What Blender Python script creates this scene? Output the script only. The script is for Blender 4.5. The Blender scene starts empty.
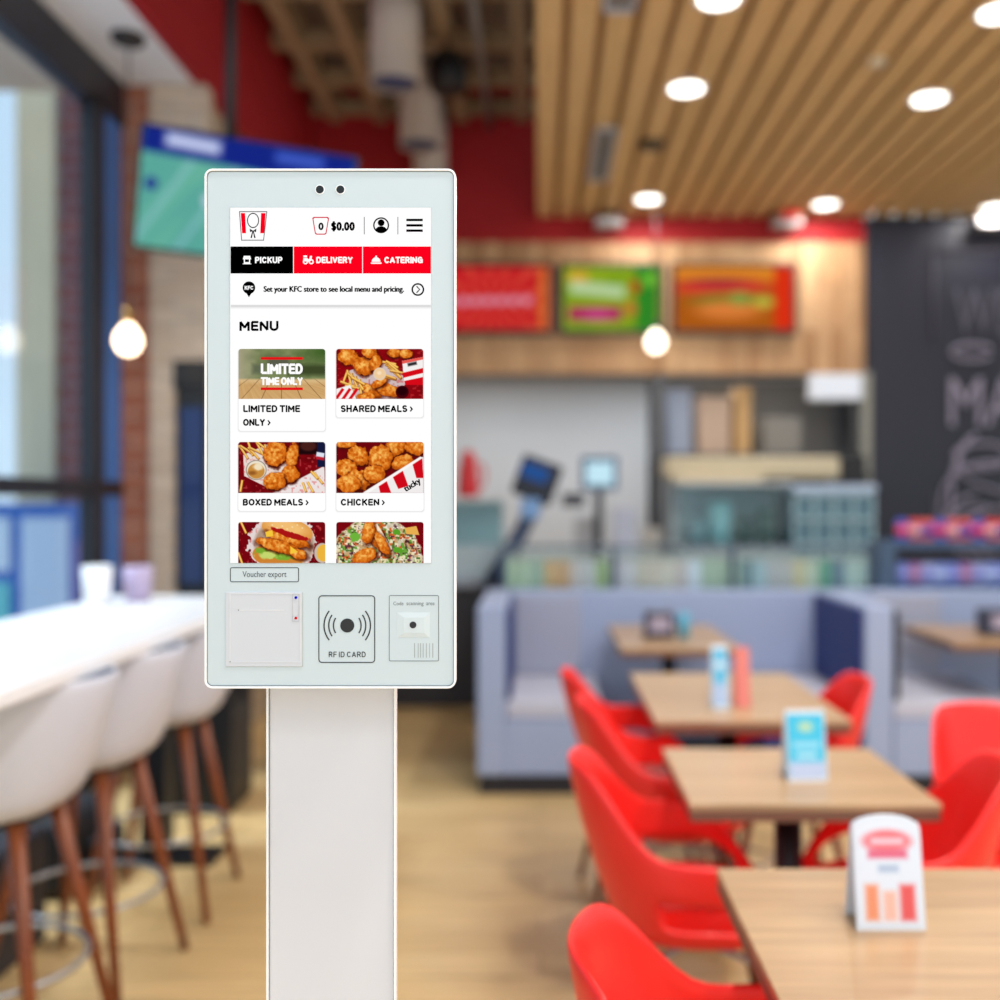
import bpy, bmesh, math, random
import numpy as np
from mathutils import Vector, Matrix
random.seed(7)
S = bpy.context.scene
C = S.collection
PI = math.pi
EYE = 1.45

# ------------------------------------------------------------------ helpers
def lin(c):
    c = c / 255.0
    return c / 12.92 if c <= 0.04045 else ((c + 0.055) / 1.055) ** 2.4
def rgb(r, g, b): return (lin(r), lin(g), lin(b), 1.0)

_m = {}
def mat(key, col, rough=0.5, metal=0.0, spec=0.5, coat=0.0):
    if key in _m: return _m[key]
    m = bpy.data.materials.new(key); m.use_nodes = True
    p = m.node_tree.nodes['Principled BSDF']
    p.inputs['Base Color'].default_value = rgb(*col)
    p.inputs['Roughness'].default_value = rough
    p.inputs['Metallic'].default_value = metal
    p.inputs['Specular IOR Level'].default_value = spec
    p.inputs['Coat Weight'].default_value = coat
    # faint procedural wear in the roughness of every surface
    nt = m.node_tree
    tc = nt.nodes.new('ShaderNodeTexCoord'); n = nt.nodes.new('ShaderNodeTexNoise')
    n.inputs['Scale'].default_value = 18
    nt.links.new(tc.outputs['Object'], n.inputs['Vector'])
    mr = nt.nodes.new('ShaderNodeMapRange')
    mr.inputs['To Min'].default_value = max(0.02, rough - 0.05); mr.inputs['To Max'].default_value = min(1, rough + 0.05)
    nt.links.new(n.outputs['Fac'], mr.inputs['Value']); nt.links.new(mr.outputs['Result'], p.inputs['Roughness'])
    _m[key] = m; return m

def emit(key, col, s=1.0):
    if key in _m: return _m[key]
    m = bpy.data.materials.new(key); m.use_nodes = True
    nt = m.node_tree; nt.nodes.clear()
    o = nt.nodes.new('ShaderNodeOutputMaterial'); e = nt.nodes.new('ShaderNodeEmission')
    e.inputs['Color'].default_value = rgb(*col); e.inputs['Strength'].default_value = s
    nt.links.new(e.outputs[0], o.inputs[0]); _m[key] = m; return m

def emit_attr(key, s=1.0):
    if key in _m: return _m[key]
    m = bpy.data.materials.new(key); m.use_nodes = True
    nt = m.node_tree; nt.nodes.clear()
    o = nt.nodes.new('ShaderNodeOutputMaterial'); e = nt.nodes.new('ShaderNodeEmission')
    a = nt.nodes.new('ShaderNodeAttribute'); a.attribute_name = 'Col'
    e.inputs['Strength'].default_value = s
    nt.links.new(a.outputs['Color'], e.inputs['Color']); nt.links.new(e.outputs[0], o.inputs[0])
    _m[key] = m; return m

def print_attr(key):
    if key in _m: return _m[key]
    m = mat(key, (255, 255, 255), 0.5)
    nt = m.node_tree; a = nt.nodes.new('ShaderNodeAttribute'); a.attribute_name = 'Col'
    nt.links.new(a.outputs['Color'], nt.nodes['Principled BSDF'].inputs['Base Color'])
    return m

def glass(key, tint=(245, 250, 250), gloss=1.0):
    if key in _m: return _m[key]
    m = bpy.data.materials.new(key); m.use_nodes = True
    nt = m.node_tree; nt.nodes.clear()
    o = nt.nodes.new('ShaderNodeOutputMaterial'); mx = nt.nodes.new('ShaderNodeMixShader')
    t = nt.nodes.new('ShaderNodeBsdfTransparent'); g = nt.nodes.new('ShaderNodeBsdfGlossy')
    lw = nt.nodes.new('ShaderNodeLayerWeight'); lw.inputs['Blend'].default_value = 0.5
    f = nt.nodes.new('ShaderNodeMath'); f.operation = 'POWER'; f.inputs[1].default_value = 5
    nt.links.new(lw.outputs['Facing'], f.inputs[0])
    k = nt.nodes.new('ShaderNodeMath'); k.operation = 'MULTIPLY_ADD'; k.inputs[1].default_value = 0.5 * gloss; k.inputs[2].default_value = 0.03 * gloss
    t.inputs['Color'].default_value = rgb(*tint); g.inputs['Roughness'].default_value = 0.03
    nt.links.new(f.outputs[0], k.inputs[0]); nt.links.new(k.outputs[0], mx.inputs[0])
    nt.links.new(t.outputs[0], mx.inputs[1]); nt.links.new(g.outputs[0], mx.inputs[2])
    nt.links.new(mx.outputs[0], o.inputs[0]); _m[key] = m; return m

def planks(key, c1, c2, mortar, w, l, axes='XY', rough=0.4, gap=0.004, grain=0.25, spec=0.5, offset=0.5, grain_scale=1.0):
    """boards of width w and length l; axes = (length axis, width axis)"""
    if key in _m: return _m[key]
    m = bpy.data.materials.new(key); m.use_nodes = True
    nt = m.node_tree; p = nt.nodes['Principled BSDF']; L = nt.links.new
    tc = nt.nodes.new('ShaderNodeTexCoord'); sx = nt.nodes.new('ShaderNodeSeparateXYZ'); cb = nt.nodes.new('ShaderNodeCombineXYZ')
    geo = nt.nodes.new('ShaderNodeNewGeometry')
    L(geo.outputs['Position'] if axes.isupper() else tc.outputs['Object'], sx.inputs[0])
    ax = axes.upper()
    L(sx.outputs[ax[0]], cb.inputs['X']); L(sx.outputs[ax[1]], cb.inputs['Y'])
    b = nt.nodes.new('ShaderNodeTexBrick'); b.offset = offset; b.squash = 1
    b.inputs['Scale'].default_value = 1; b.inputs['Brick Width'].default_value = l; b.inputs['Row Height'].default_value = w
    b.inputs['Mortar Size'].default_value = gap; b.inputs['Color1'].default_value = rgb(*c1); b.inputs['Color2'].default_value = rgb(*c2)
    b.inputs['Mortar'].default_value = rgb(*mortar); b.inputs['Mortar Smooth'].default_value = 0.2
    L(cb.outputs[0], b.inputs['Vector'])
    mp = nt.nodes.new('ShaderNodeMapping'); mp.inputs['Scale'].default_value = (2.0 * grain_scale, 28.0 * grain_scale, 1)
    n = nt.nodes.new('ShaderNodeTexNoise'); n.inputs['Scale'].default_value = 1.5; n.inputs['Detail'].default_value = 5
    L(cb.outputs[0], mp.inputs[0]); L(mp.outputs[0], n.inputs['Vector'])
    mr = nt.nodes.new('ShaderNodeMapRange'); mr.inputs['From Min'].default_value = 0.3; mr.inputs['From Max'].default_value = 0.7
    mr.inputs['To Min'].default_value = 1 - grain; mr.inputs['To Max'].default_value = 1 + grain * 0.5
    L(n.outputs['Fac'], mr.inputs['Value'])
    mm = nt.nodes.new('ShaderNodeVectorMath'); mm.operation = 'SCALE'
    L(b.outputs['Color'], mm.inputs[0]); L(mr.outputs['Result'], mm.inputs['Scale'])
    L(mm.outputs[0], p.inputs['Base Color']); p.inputs['Roughness'].default_value = rough
    p.inputs['Specular IOR Level'].default_value = spec
    _m[key] = m; return m

def org(o):
    v = Vector((0, 0, 0))
    while o is not None: v += o.location; o = o.parent
    return v

def put(name, bm, m, parent=None, smooth=False, bevel=0.0, label=None, mods=None):
    """link a bmesh built in world coordinates as one mesh object"""
    if isinstance(bm, MB): mats = bm.mats; bm = bm.bm
    else: mats = None
    me = bpy.data.meshes.new(name)
    if parent is not None: o0 = org(parent)
    else:
        xs = [v.co for v in bm.verts]
        lo = Vector([min(v[i] for v in xs) for i in range(3)]); hi = Vector([max(v[i] for v in xs) for i in range(3)])
        o0 = Vector(((lo.x + hi.x) / 2, (lo.y + hi.y) / 2, lo.z))
    bmesh.ops.translate(bm, verts=bm.verts, vec=-o0)
    bmesh.ops.recalc_face_normals(bm, faces=bm.faces)
    if smooth:
        for f in bm.faces: f.smooth = True
    bm.to_mesh(me); bm.free()
    for mm in (mats or (m if isinstance(m, list) else [m])): me.materials.append(mm)
    o = bpy.data.objects.new(name, me); C.objects.link(o)
    if parent is not None: o.parent = parent
    else: o.location = o0
    if bevel > 0:
        b = o.modifiers.new('bevel', 'BEVEL'); b.width = bevel; b.segments = 3; b.limit_method = 'ANGLE'; b.angle_limit = 0.6
    if label: o['label'] = label
    return o

class MB:
    """collects shapes with several materials in one mesh"""
    def __init__(s): s.bm = bmesh.new(); s.mats = []
    def idx(s, m):
        if m not in s.mats: s.mats.append(m)
        return s.mats.index(m)
    def mark(s, n0, m):
        s.bm.faces.ensure_lookup_table(); i = s.idx(m)
        for f in s.bm.faces[n0:]: f.material_index = i

def box(bm, x0, x1, y0, y1, z0, z1):
    vs = [bm.verts.new((x, y, z)) for z in (z0, z1) for y in (y0, y1) for x in (x0, x1)]
    for f in ((0, 1, 3, 2), (4, 6, 7, 5), (0, 4, 5, 1), (2, 3, 7, 6), (0, 2, 6, 4), (1, 5, 7, 3)):
        bm.faces.new([vs[i] for i in f])
    return vs
def rbox(name, x0, x1, y0, y1, z0, z1, m, parent=None, bevel=0.0, label=None):
    bm = bmesh.new(); box(bm, x0, x1, y0, y1, z0, z1)
    return put(name, bm, m, parent, bevel=bevel, label=label)

def frame_of(d):
    d = d.normalized(); a = Vector((0, 0, 1)) if abs(d.z) < 0.95 else Vector((1, 0, 0))
    u = d.cross(a).normalized(); return u, d.cross(u).normalized()
def tube(bm, pts, rad, n=12, cap=True, closed=False):
    pts = [Vector(p) for p in pts]; N = len(pts)
    rr = rad if isinstance(rad, (list, tuple)) else [rad] * N
    rings = []; u = None
    for i, p in enumerate(pts):
        if closed: d = pts[(i + 1) % N] - pts[i - 1]
        else: d = pts[min(i + 1, N - 1)] - pts[max(i - 1, 0)]
        d.normalize()
        if u is None: u, v = frame_of(d)
        else:
            u = (u - d * u.dot(d)).normalized(); v = d.cross(u).normalized()
        rings.append([bm.verts.new(p + (u * math.cos(2 * PI * k / n) + v * math.sin(2 * PI * k / n)) * rr[i]) for k in range(n)])
    R = N if closed else N - 1
    for i in range(R):
        a, b = rings[i], rings[(i + 1) % N]
        for k in range(n):
            f = bm.faces.new((a[k], a[(k + 1) % n], b[(k + 1) % n], b[k])); f.smooth = True
    if cap and not closed:
        bm.faces.new(rings[0][::-1]); bm.faces.new(rings[-1])
def lathe(bm, c, prof, n=28):
    """prof: list of (r, z) around vertical axis at c"""
    rings = []
    for r, z in prof:
        if r < 1e-5: rings.append([bm.verts.new((c[0], c[1], c[2] + z))])
        else: rings.append([bm.verts.new((c[0] + r * math.cos(2 * PI * k / n), c[1] + r * math.sin(2 * PI * k / n), c[2] + z)) for k in range(n)])
    for a, b in zip(rings, rings[1:]):
        for k in range(n):
            q = [a[k % len(a)], a[(k + 1) % len(a)], b[(k + 1) % len(b)], b[k % len(b)]]
            q2 = []
            for v in q:
                if v not in q2: q2.append(v)
            if len(q2) > 2: bm.faces.new(q2).smooth = True
    for r in (rings[0], rings[-1]):
        if len(r) > 2: bm.faces.new(r)
def empty(name, loc, label, cat, group=None, rz=0):
    o = bpy.data.objects.new(name, None); C.objects.link(o); o.location = loc; o.rotation_euler = (0, 0, rz)
    o.empty_display_size = 0.1
    return tag(o, label, cat, group)
def tag(o, label, cat, group=None):
    o['label'] = label; o['category'] = cat
    if group: o['group'] = group
    return o
def struct(o): o['kind'] = 'structure'; return o
def copy_tree(o, parent=None):
    c = o.copy(); C.objects.link(c)
    if parent is not None: c.parent = parent
    for ch in list(o.children): copy_tree(ch, c)
    return c

STROKES = {
 'A': (.78, [[(0,0),(.39,1),(.78,0)],[(.15,.3),(.63,.3)]]), 'B': (.66, [[(0,0),(0,1),'(',(.42,1),(.62,.76),(.42,.53),')',(0,.53)],[(.42,.53),'(',(.66,.27),(.42,0),')',(0,0)]]),
 'C': (.72, [['c',.37,.5,.37,.5,42,318]]), 'D': (.7, [[(0,0),(0,1),(.3,1)],['c',.3,.5,.4,.5,90,-90],[(.3,0),(0,0)]]),
 'E': (.56, [[(.56,1),(0,1),(0,0),(.56,0)],[(0,.51),(.5,.51)]]), 'G': (.76, [['c',.38,.5,.38,.5,42,360],[(.76,.5),(.42,.5)],[(.76,.5),(.76,.06)]]),
 'H': (.68, [[(0,0),(0,1)],[(.68,0),(.68,1)],[(0,.51),(.68,.51)]]), 'I': (.0, [[(0,0),(0,1)]]), 'K': (.66, [[(0,0),(0,1)],[(.64,1),(.04,.42)],[(.24,.6),(.66,0)]]),
 'L': (.52, [[(0,1),(0,0),(.52,0)]]), 'M': (.86, [[(0,0),(0,1),(.43,.28),(.86,1),(.86,0)]]), 'N': (.7, [[(0,0),(0,1),(.7,0),(.7,1)]]),
 'O': (.8, [['c',.4,.5,.4,.5,0,360]]), 'P': (.62, [[(0,0),(0,1),(.36,1)],['c',.36,.73,.26,.27,90,-90],[(.36,.46),(0,.46)]]),
 'R': (.66, [[(0,0),(0,1),(.38,1)],['c',.38,.74,.26,.26,90,-90],[(.38,.48),(0,.48)],[(.36,.48),(.66,0)]]),
 'S': (.62, [['c',.31,.75,.29,.25,35,270],['c',.31,.25,.31,.25,90,-145]]), 'T': (.64, [[(0,1),(.64,1)],[(.32,1),(.32,0)]]),
 'U': (.7, [[(0,1),(0,.35)],['c',.35,.35,.35,.35,180,360],[(.7,.35),(.7,1)]]), 'V': (.74, [[(0,1),(.37,0),(.74,1)]]), 'X': (.68, [[(0,0),(.68,1)],[(0,1),(.68,0)]]),
 'Y': (.72, [[(0,1),(.36,.48),(.72,1)],[(.36,.48),(.36,0)]]), 'F': (.54, [[(.54,1),(0,1),(0,0)],[(0,.5),(.5,.5)]]), '0': (.56, [['c',.28,.5,.28,.5,0,360]]), ' ': (.2, []),
 '.': (.0, [[(0,0),(0,.06)]]), '$': (.56, [['c',.28,.73,.27,.22,25,270],['c',.28,.27,.28,.24,90,-155],[(.28,-.1),(.28,1.1)]])}
STROKES['B'] = (.64, [[(0,0),(0,1),(.36,1)],['c',.36,.765,.24,.235,90,-90],[(.36,.53),(0,.53)],['c',.37,.265,.27,.265,90,-90],[(.37,0),(0,0)]])
def caps_bm(bm, s, mapf, box4, th=0.235, gap=0.15):
    """heavy grotesque capitals drawn as strokes and fitted into box4"""
    x0, x1, yt, yb = box4; H = yb - yt; segs = []; x = 0.0; n = 0
    for ch in s:
        w, st = STROKES[ch]
        for q in st:
            if q[0] == 'c':
                _, cx, cy, rx, ry, a0, a1 = q; N = 14
                q = [(cx + rx * math.cos(math.radians(a0 + (a1 - a0) * k / N)), cy + ry * math.sin(math.radians(a0 + (a1 - a0) * k / N))) for k in range(N + 1)]
            segs.append([(x + a, b) for a, b in q])
        x += w + (gap + th if ch != ' ' else 0.1)
    tot = x - (gap + th); W_px = x1 - x0; t = th * H
    sx = (W_px - t) / tot if tot > 0 else 0; sy = H - t
    def tr(p): return (x0 + t / 2 + p[0] * sx if tot > 0 else (x0 + x1) / 2 + p[0], yb - t / 2 - p[1] * sy)
    for q in segs:
        P = [tr(p) for p in q]
        for i, ((ax, ay), (bx, by)) in enumerate(zip(P, P[1:])):
            d = math.hypot(bx - ax, by - ay)
            if d < 1e-6: continue
            ux, uy = (bx - ax) / d, (by - ay) / d; nx, ny = -uy * t / 2 * 1.0, ux * t / 2 * 1.0
            e0 = t / 2 if i == 0 else t * 0.12; e1 = t / 2 if i == len(P) - 2 else t * 0.12
            if abs(ux) > .2 and abs(uy) > .2: e0 = min(e0, t * .3); e1 = min(e1, t * .3)
            bm.faces.new([bm.verts.new(mapf(*c)) for c in ((ax - ux * e0 + nx, ay - uy * e0 + ny), (bx + ux * e1 + nx, by + uy * e1 + ny), (bx + ux * e1 - nx, by + uy * e1 - ny), (ax - ux * e0 - nx, ay - uy * e0 - ny))])

def text_bm(bm, s, mapf, box4, bold=0.0, spacing=1.0):
    if bold > 0:
        if all(c in STROKES for c in s): return caps_bm(bm, s, mapf, box4)
        for dx, dy in ((-.4, 0), (.4, 0), (0, -.2), (0, .2), (0, 0)): text_bm(bm, s, mapf, (box4[0] + dx, box4[1] + dx, box4[2] + dy, box4[3] + dy), 0.0, spacing)
        return
    """lettering fitted into box4=(x0,x1,ytop,ybottom); mapf(x,y)->world point"""
    cu = bpy.data.curves.new('t', 'FONT'); cu.body = s; cu.size = 1; cu.offset = bold; cu.space_character = spacing
    cu.resolution_u = 3; cu.fill_mode = 'FRONT'
    ob = bpy.data.objects.new('t', cu); C.objects.link(ob)
    dg = bpy.context.evaluated_depsgraph_get(); dg.update()
    me = bpy.data.meshes.new_from_object(ob.evaluated_get(dg))
    co = [v.co.copy() for v in me.vertices]
    if co:
        lx = min(v.x for v in co); hx = max(v.x for v in co); ly = min(v.y for v in co); hy = max(v.y for v in co)
        x0, x1, yt, yb = box4
        vs = []
        for v in co:
            a = (v.x - lx) / (hx - lx); b = (v.y - ly) / max(hy - ly, 1e-6)
            vs.append(bm.verts.new(mapf(x0 + a * (x1 - x0), yb + b * (yt - yb))))
        for p in me.polygons:
            try: bm.faces.new([vs[i] for i in p.vertices])
            except ValueError: pass
    bpy.data.objects.remove(ob); bpy.data.curves.remove(cu); bpy.data.meshes.remove(me)

# ------------------------------------------------------------------ little painter for pictures shown on screens and cards
def vnoise(x, y, seed):
    r = np.random.RandomState(seed).rand(64, 64)
    xi = np.floor(x).astype(int); yi = np.floor(y).astype(int); fx = x - xi; fy = y - yi
    fx = fx * fx * (3 - 2 * fx); fy = fy * fy * (3 - 2 * fy)
    g = lambda a, b: r[b % 64, a % 64]
    return (g(xi, yi) * (1 - fx) + g(xi + 1, yi) * fx) * (1 - fy) + (g(xi, yi + 1) * (1 - fx) + g(xi + 1, yi + 1) * fx) * fy
def fbm(x, y, seed, o=3):
    t = 0; a = 0.5
    for k in range(o): t = t + a * vnoise(x * 2 ** k, y * 2 ** k, seed + k); a /= 2
    return t / (1 - 0.5 ** o)
class Pic:
    def __init__(s, w, h, res, bg=(255, 255, 255)):
        s.w, s.h = w, h; nx, ny = int(w * res) + 1, int(h * res) + 1
        s.x, s.y = np.meshgrid(np.linspace(0, w, nx), np.linspace(0, h, ny)); s.c = np.zeros((ny, nx, 3)); s.c[:] = bg
    def mix(s, mask, col):
        col = np.array(col, float); m = np.clip(mask, 0, 1)[..., None]
        s.c = s.c * (1 - m) + col * m
    def soft(s, d, e=0.5): return np.clip(0.5 - d / e, 0, 1)
    def ell(s, cx, cy, rx, ry, col, ang=0, e=0.5, warp=0, seed=1):
        a = math.radians(ang); X = (s.x - cx) * math.cos(a) + (s.y - cy) * math.sin(a); Y = -(s.x - cx) * math.sin(a) + (s.y - cy) * math.cos(a)
        r = np.sqrt((X / rx) ** 2 + (Y / ry) ** 2)
        if warp: r = r * (1 + warp * (fbm(s.x / 4 + seed, s.y / 4, seed) - 0.5) * 2)
        m = s.soft((r - 1) * min(rx, ry), e); s.mix(m, col); return r, m
    def rect(s, cx, cy, w, h, col, ang=0, e=0.4):
        a = math.radians(ang); X = (s.x - cx) * math.cos(a) + (s.y - cy) * math.sin(a); Y = -(s.x - cx) * math.sin(a) + (s.y - cy) * math.cos(a)
        d = np.maximum(abs(X) - w / 2, abs(Y) - h / 2); s.mix(s.soft(d, e), col)
    def poly(s, pts, col, e=0.4):
        d = np.full(s.x.shape, -1e9); n = len(pts)
        ar = sum(pts[i][0] * pts[(i + 1) % n][1] - pts[(i + 1) % n][0] * pts[i][1] for i in range(n)); sg = 1 if ar > 0 else -1
        for i in range(n):
            (x0, y0), (x1, y1) = pts[i], pts[(i + 1) % n]; L = math.hypot(x1 - x0, y1 - y0)
            d = np.maximum(d, sg * ((s.x - x0) * (y1 - y0) - (s.y - y0) * (x1 - x0)) / L)
        s.mix(s.soft(d, e), col)
    def chicken(s, cx, cy, rx, ry, ang=0, seed=1, tone=1.0):
        s.ell(cx + 0.8, cy + 1.2, rx * 1.05, ry * 1.05, (70, 15, 8), ang, e=3, warp=0.18, seed=seed)
        a = math.radians(ang); X = (s.x - cx) * math.cos(a) + (s.y - cy) * math.sin(a); Y = -(s.x - cx) * math.sin(a) + (s.y - cy) * math.cos(a)
        r = np.sqrt((X / rx) ** 2 + (Y / ry) ** 2) * (1 + 0.22 * (fbm(s.x / 3.2 + seed * 3, s.y / 3.2, seed) - 0.5) * 2)
        m = s.soft((r - 1) * min(rx, ry), 0.7)
        h = np.sqrt(np.clip(1 - r * r, 0, 1))
        lt = 0.42 + 0.5 * h - 0.22 * ((s.x - cx) / rx * 0.4 + (s.y - cy) / ry * 0.7)
        cr = fbm(s.x / 2.6 + seed, s.y / 2.6, seed + 20, 4)
        t = np.clip(lt * (0.15 + 1.25 * cr) * tone, 0, 1)[..., None]
        c = np.where(t < 0.5, np.array([120, 48, 8]) + (np.array([212, 104, 18]) - np.array([120, 48, 8])) * t * 2,
                     np.array([212, 104, 18]) + (np.array([250, 190, 96]) - np.array([212, 104, 18])) * (t - 0.5) * 2)
        m = m[..., None]; s.c = s.c * (1 - m) + c * m
    def fry(s, cx, cy, L, ang, k=0):
        s.rect(cx + 0.4, cy + 0.6, L, 2.2, (120, 60, 15), ang, e=1)
        s.rect(cx, cy, L, 2.0, (238 - k * 12, 176 - k * 12, 70), ang); s.rect(cx, cy - 0.4, L * 0.9, 0.8, (252, 214, 120), ang, e=0.8)
    def speckle(s, thr, col, sc, seed, m=1.0):
        n = vnoise(s.x / sc, s.y / sc, seed); s.mix(np.clip((n - thr) * 8, 0, 1) * m, col)
    def mesh(s, name, mapf, m, parent):
        ny, nx = s.x.shape; me = bpy.data.meshes.new(name)
        o0 = org(parent) if parent is not None else Vector((0, 0, 0))
        vs = [Vector(mapf(float(x), float(y))) - o0 for x, y in zip(s.x.ravel(), s.y.ravel())]
        idx = lambda i, j: j * nx + i
        me.from_pydata([tuple(v) for v in vs], [], [(idx(i, j), idx(i, j + 1), idx(i + 1, j + 1), idx(i + 1, j)) for j in range(ny - 1) for i in range(nx - 1)])
        at = me.color_attributes.new('Col', 'FLOAT_COLOR', 'POINT')
        c = np.clip(s.c.reshape(-1, 3) / 255, 0, 1); c = np.where(c <= 0.04045, c / 12.92, ((c + 0.055) / 1.055) ** 2.4)
        at.data.foreach_set('color', np.concatenate([c, np.ones((len(c), 1))], 1).astype(np.float32).ravel())
        me.materials.append(m); o = bpy.data.objects.new(name, me); C.objects.link(o)
        if parent is not None: o.parent = parent
        return o

# ------------------------------------------------------------------ materials
M_WHITE = mat('white plastic', (238, 238, 240), 0.35)
M_RED = mat('red moulded plastic', (246, 38, 32), 0.36)
M_BLACK = mat('black metal', (16, 17, 22), 0.45)
M_DARK = mat('charcoal metal', (40, 42, 50), 0.5)
M_STEEL = mat('brushed steel', (170, 172, 175), 0.35, 0.8)
M_WALNUT = planks('stained legs', (132, 66, 30), (150, 78, 36), (120, 60, 28), 0.2, 2.0, 'zx', 0.4, 0.0, 0.3)
M_CEIL = mat('white plaster ceiling', (240, 240, 244), 0.8)
M_SOFF = mat('red painted plaster', (168, 12, 24), 0.7)
M_FLOOR = planks('oak floorboards', (204, 170, 116), (222, 190, 136), (176, 142, 92), 0.16, 1.3, 'XY', 0.32, 0.003, 0.2)
M_TOP = planks('oak laminate', (172, 139, 102), (192, 160, 121), (174, 141, 104), 0.09, 3.0, 'XY', 0.32, 0.0005, 0.22, 0.6)
M_TEDGE = mat('brown table edge', (120, 82, 66), 0.5)
M_SLAT = planks('pine ceiling slats', (218, 180, 126), (208, 172, 118), (208, 172, 118), 0.167, 5.0, 'YX', 0.55, 0.0, 0.12, 0.3)
M_HEAD = planks('mixed timber cladding', (176, 132, 92), (216, 176, 134), (110, 76, 50), 0.11, 0.7, 'ZX', 0.6, 0.003, 0.3, 0.3)
M_BRICK = planks('red brick', (172, 96, 70), (196, 124, 94), (190, 172, 156), 0.075, 0.22, 'XZ', 0.85, 0.006, 0.2, 0.2)
M_BRICKP = planks('pale brick', (216, 192, 168), (228, 208, 186), (200, 186, 172), 0.075, 0.22, 'XZ', 0.85, 0.006, 0.2, 0.2)
M_BRICKY = planks('tan brick', (184, 160, 130), (206, 182, 150), (170, 156, 140), 0.075, 0.22, 'YZ', 0.85, 0.006, 0.2, 0.2)
M_BOOTH = mat('grey-blue vinyl', (158, 174, 208), 0.5)
M_NAVY = mat('navy upholstery', (22, 44, 112), 0.55)
M_SEATG = mat('grey seat vinyl', (190, 194, 212), 0.5)
M_KICK = mat('dark plinth', (30, 30, 38), 0.6)
M_GLASS = glass('window glass', (232, 243, 252), 1.0)
M_CLEAR = glass('clear glass', (244, 250, 250), 0.6)

# ------------------------------------------------------------------ camera, world, sun
cam = bpy.data.cameras.new('camera'); co = bpy.data.objects.new('camera', cam); C.objects.link(co); S.camera = co
co.location = (0, 0, EYE); co.rotation_euler = (PI / 2, 0, 0)
cam.sensor_width = 36; cam.lens = 36; cam.shift_x = -0.04
cam.dof.use_dof = True; cam.dof.focus_distance = 1.0; cam.dof.aperture_fstop = 1.95
cam.clip_start = 0.05; cam.clip_end = 200
W = bpy.data.worlds.new('sky'); S.world = W; W.use_nodes = True
nt = W.node_tree; bg = nt.nodes['Background']
tc = nt.nodes.new('ShaderNodeTexCoord'); sp = nt.nodes.new('ShaderNodeSeparateXYZ'); cr = nt.nodes.new('ShaderNodeValToRGB')
nt.links.new(tc.outputs['Generated'], sp.inputs[0]); nt.links.new(sp.outputs['Z'], cr.inputs[0]); nt.links.new(cr.outputs[0], bg.inputs[0])
cr.color_ramp.elements[0].color = (0.86, 0.95, 1.0, 1); cr.color_ramp.elements[1].color = (0.72, 0.86, 1.0, 1)
bg.inputs['Strength'].default_value = 1.12
sl = bpy.data.lights.new('sun', 'SUN'); sl.energy = 6.0; sl.angle = 0.35; sl.color = (1, 0.97, 0.93)
so = bpy.data.objects.new('sun', sl); C.objects.link(so); so.location = (-8, 2, 10)
so.rotation_euler = Vector((math.cos(math.radians(66)), 0.08, -math.sin(math.radians(66)))).to_track_quat('-Z', 'Y').to_euler()
S.view_settings.view_transform = 'Standard'; S.view_settings.look = 'None'; S.view_settings.exposure = 0; S.view_settings.gamma = 1
S.view_settings.use_curve_mapping = False
S.cycles.use_denoising = True; S.cycles.sample_clamp_indirect = 4; S.cycles.max_bounces = 8; S.cycles.transparent_max_bounces = 16

# ------------------------------------------------------------------ room shell
XL, YB = -2.27, 7.95
struct(rbox('floor', -2.4, 6.5, -2.0, 10.2, -0.1, 0, M_FLOOR))
ZC = EYE + 2.24
struct(rbox('ceiling', -2.4, -1.86, -0.5, 5.4, ZC, ZC + 0.12, M_CEIL))
o = struct(rbox('wall_red_bulkhead', -1.86, -1.8, -0.5, 8.5, ZC + 0.0, 4.75, M_SOFF))
struct(rbox('roof_deck', -2.6, 6.5, -0.5, 10.2, 5.25, 5.4, mat('brown roof deck', (150, 130, 110), 0.9)))
# joists of the open ceiling
bm = bmesh.new()
for x in (-1.62, -1.26, -0.62, -0.14): box(bm, x - 0.05, x + 0.05, 2, 8.3, 4.45, 4.66)
for y in (6.05, 6.75, 7.35, 7.9): box(bm, -1.8, 0.0, y - 0.05, y + 0.05, 4.5, 4.6)
struct(put('ceiling_joists', bm, mat('old timber joists', (172, 150, 120), 0.8)))
bm = bmesh.new(); box(bm, -1.8, 0.0, 2, 8.3, 4.78, 4.8)
struct(put('ceiling_upper', bm, mat('grey brown soffit', (150, 134, 118), 0.9)))
# slatted ceiling
ZS = EYE + 2.25
bm = bmesh.new(); x = -0.02
while x < 5.6:
    box(bm, x, x + 0.125, -0.5, YB, ZS, ZS + 0.03); x += 0.167
struct(put('ceiling_slats', bm, M_SLAT))
struct(rbox('ceiling_backing', -0.02, 5.6, -0.5, YB, ZS + 0.055, ZS + 0.09, mat('umber backing', (186, 142, 92), 0.9)))
# back walls
struct(rbox('wall_red_back', -1.86, 2.58, YB, YB + 0.1, 3.5, 4.75, M_SOFF))
bm = bmesh.new(); box(bm, -1.86, 2.58, YB + 0.002, YB + 0.12, 2.46, 3.517)
struct(put('wall_back', bm, M_HEAD))
struct(rbox('wall_black', 2.6, 5.0, YB - 0.02, YB + 0.1, 0, ZS, mat('blackboard paint', (32, 34, 50), 0.5)))
struct(rbox('trim_1', 2.56, 2.62, YB - 0.04, YB + 0.06, 0.9, 2.46, mat('pale trim', (150, 150, 140), 0.6)))
struct(rbox('wall_kitchen', -1.9, 2.62, 9.6, 9.7, 0, 2.8, mat('kitchen wall panel', (214, 216, 220), 0.5)))
struct(rbox('ceiling_kitchen', -1.9, 2.62, YB + 0.12, 9.6, 2.62, 2.7, mat('kitchen ceiling', (130, 130, 130), 0.8)))
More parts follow.
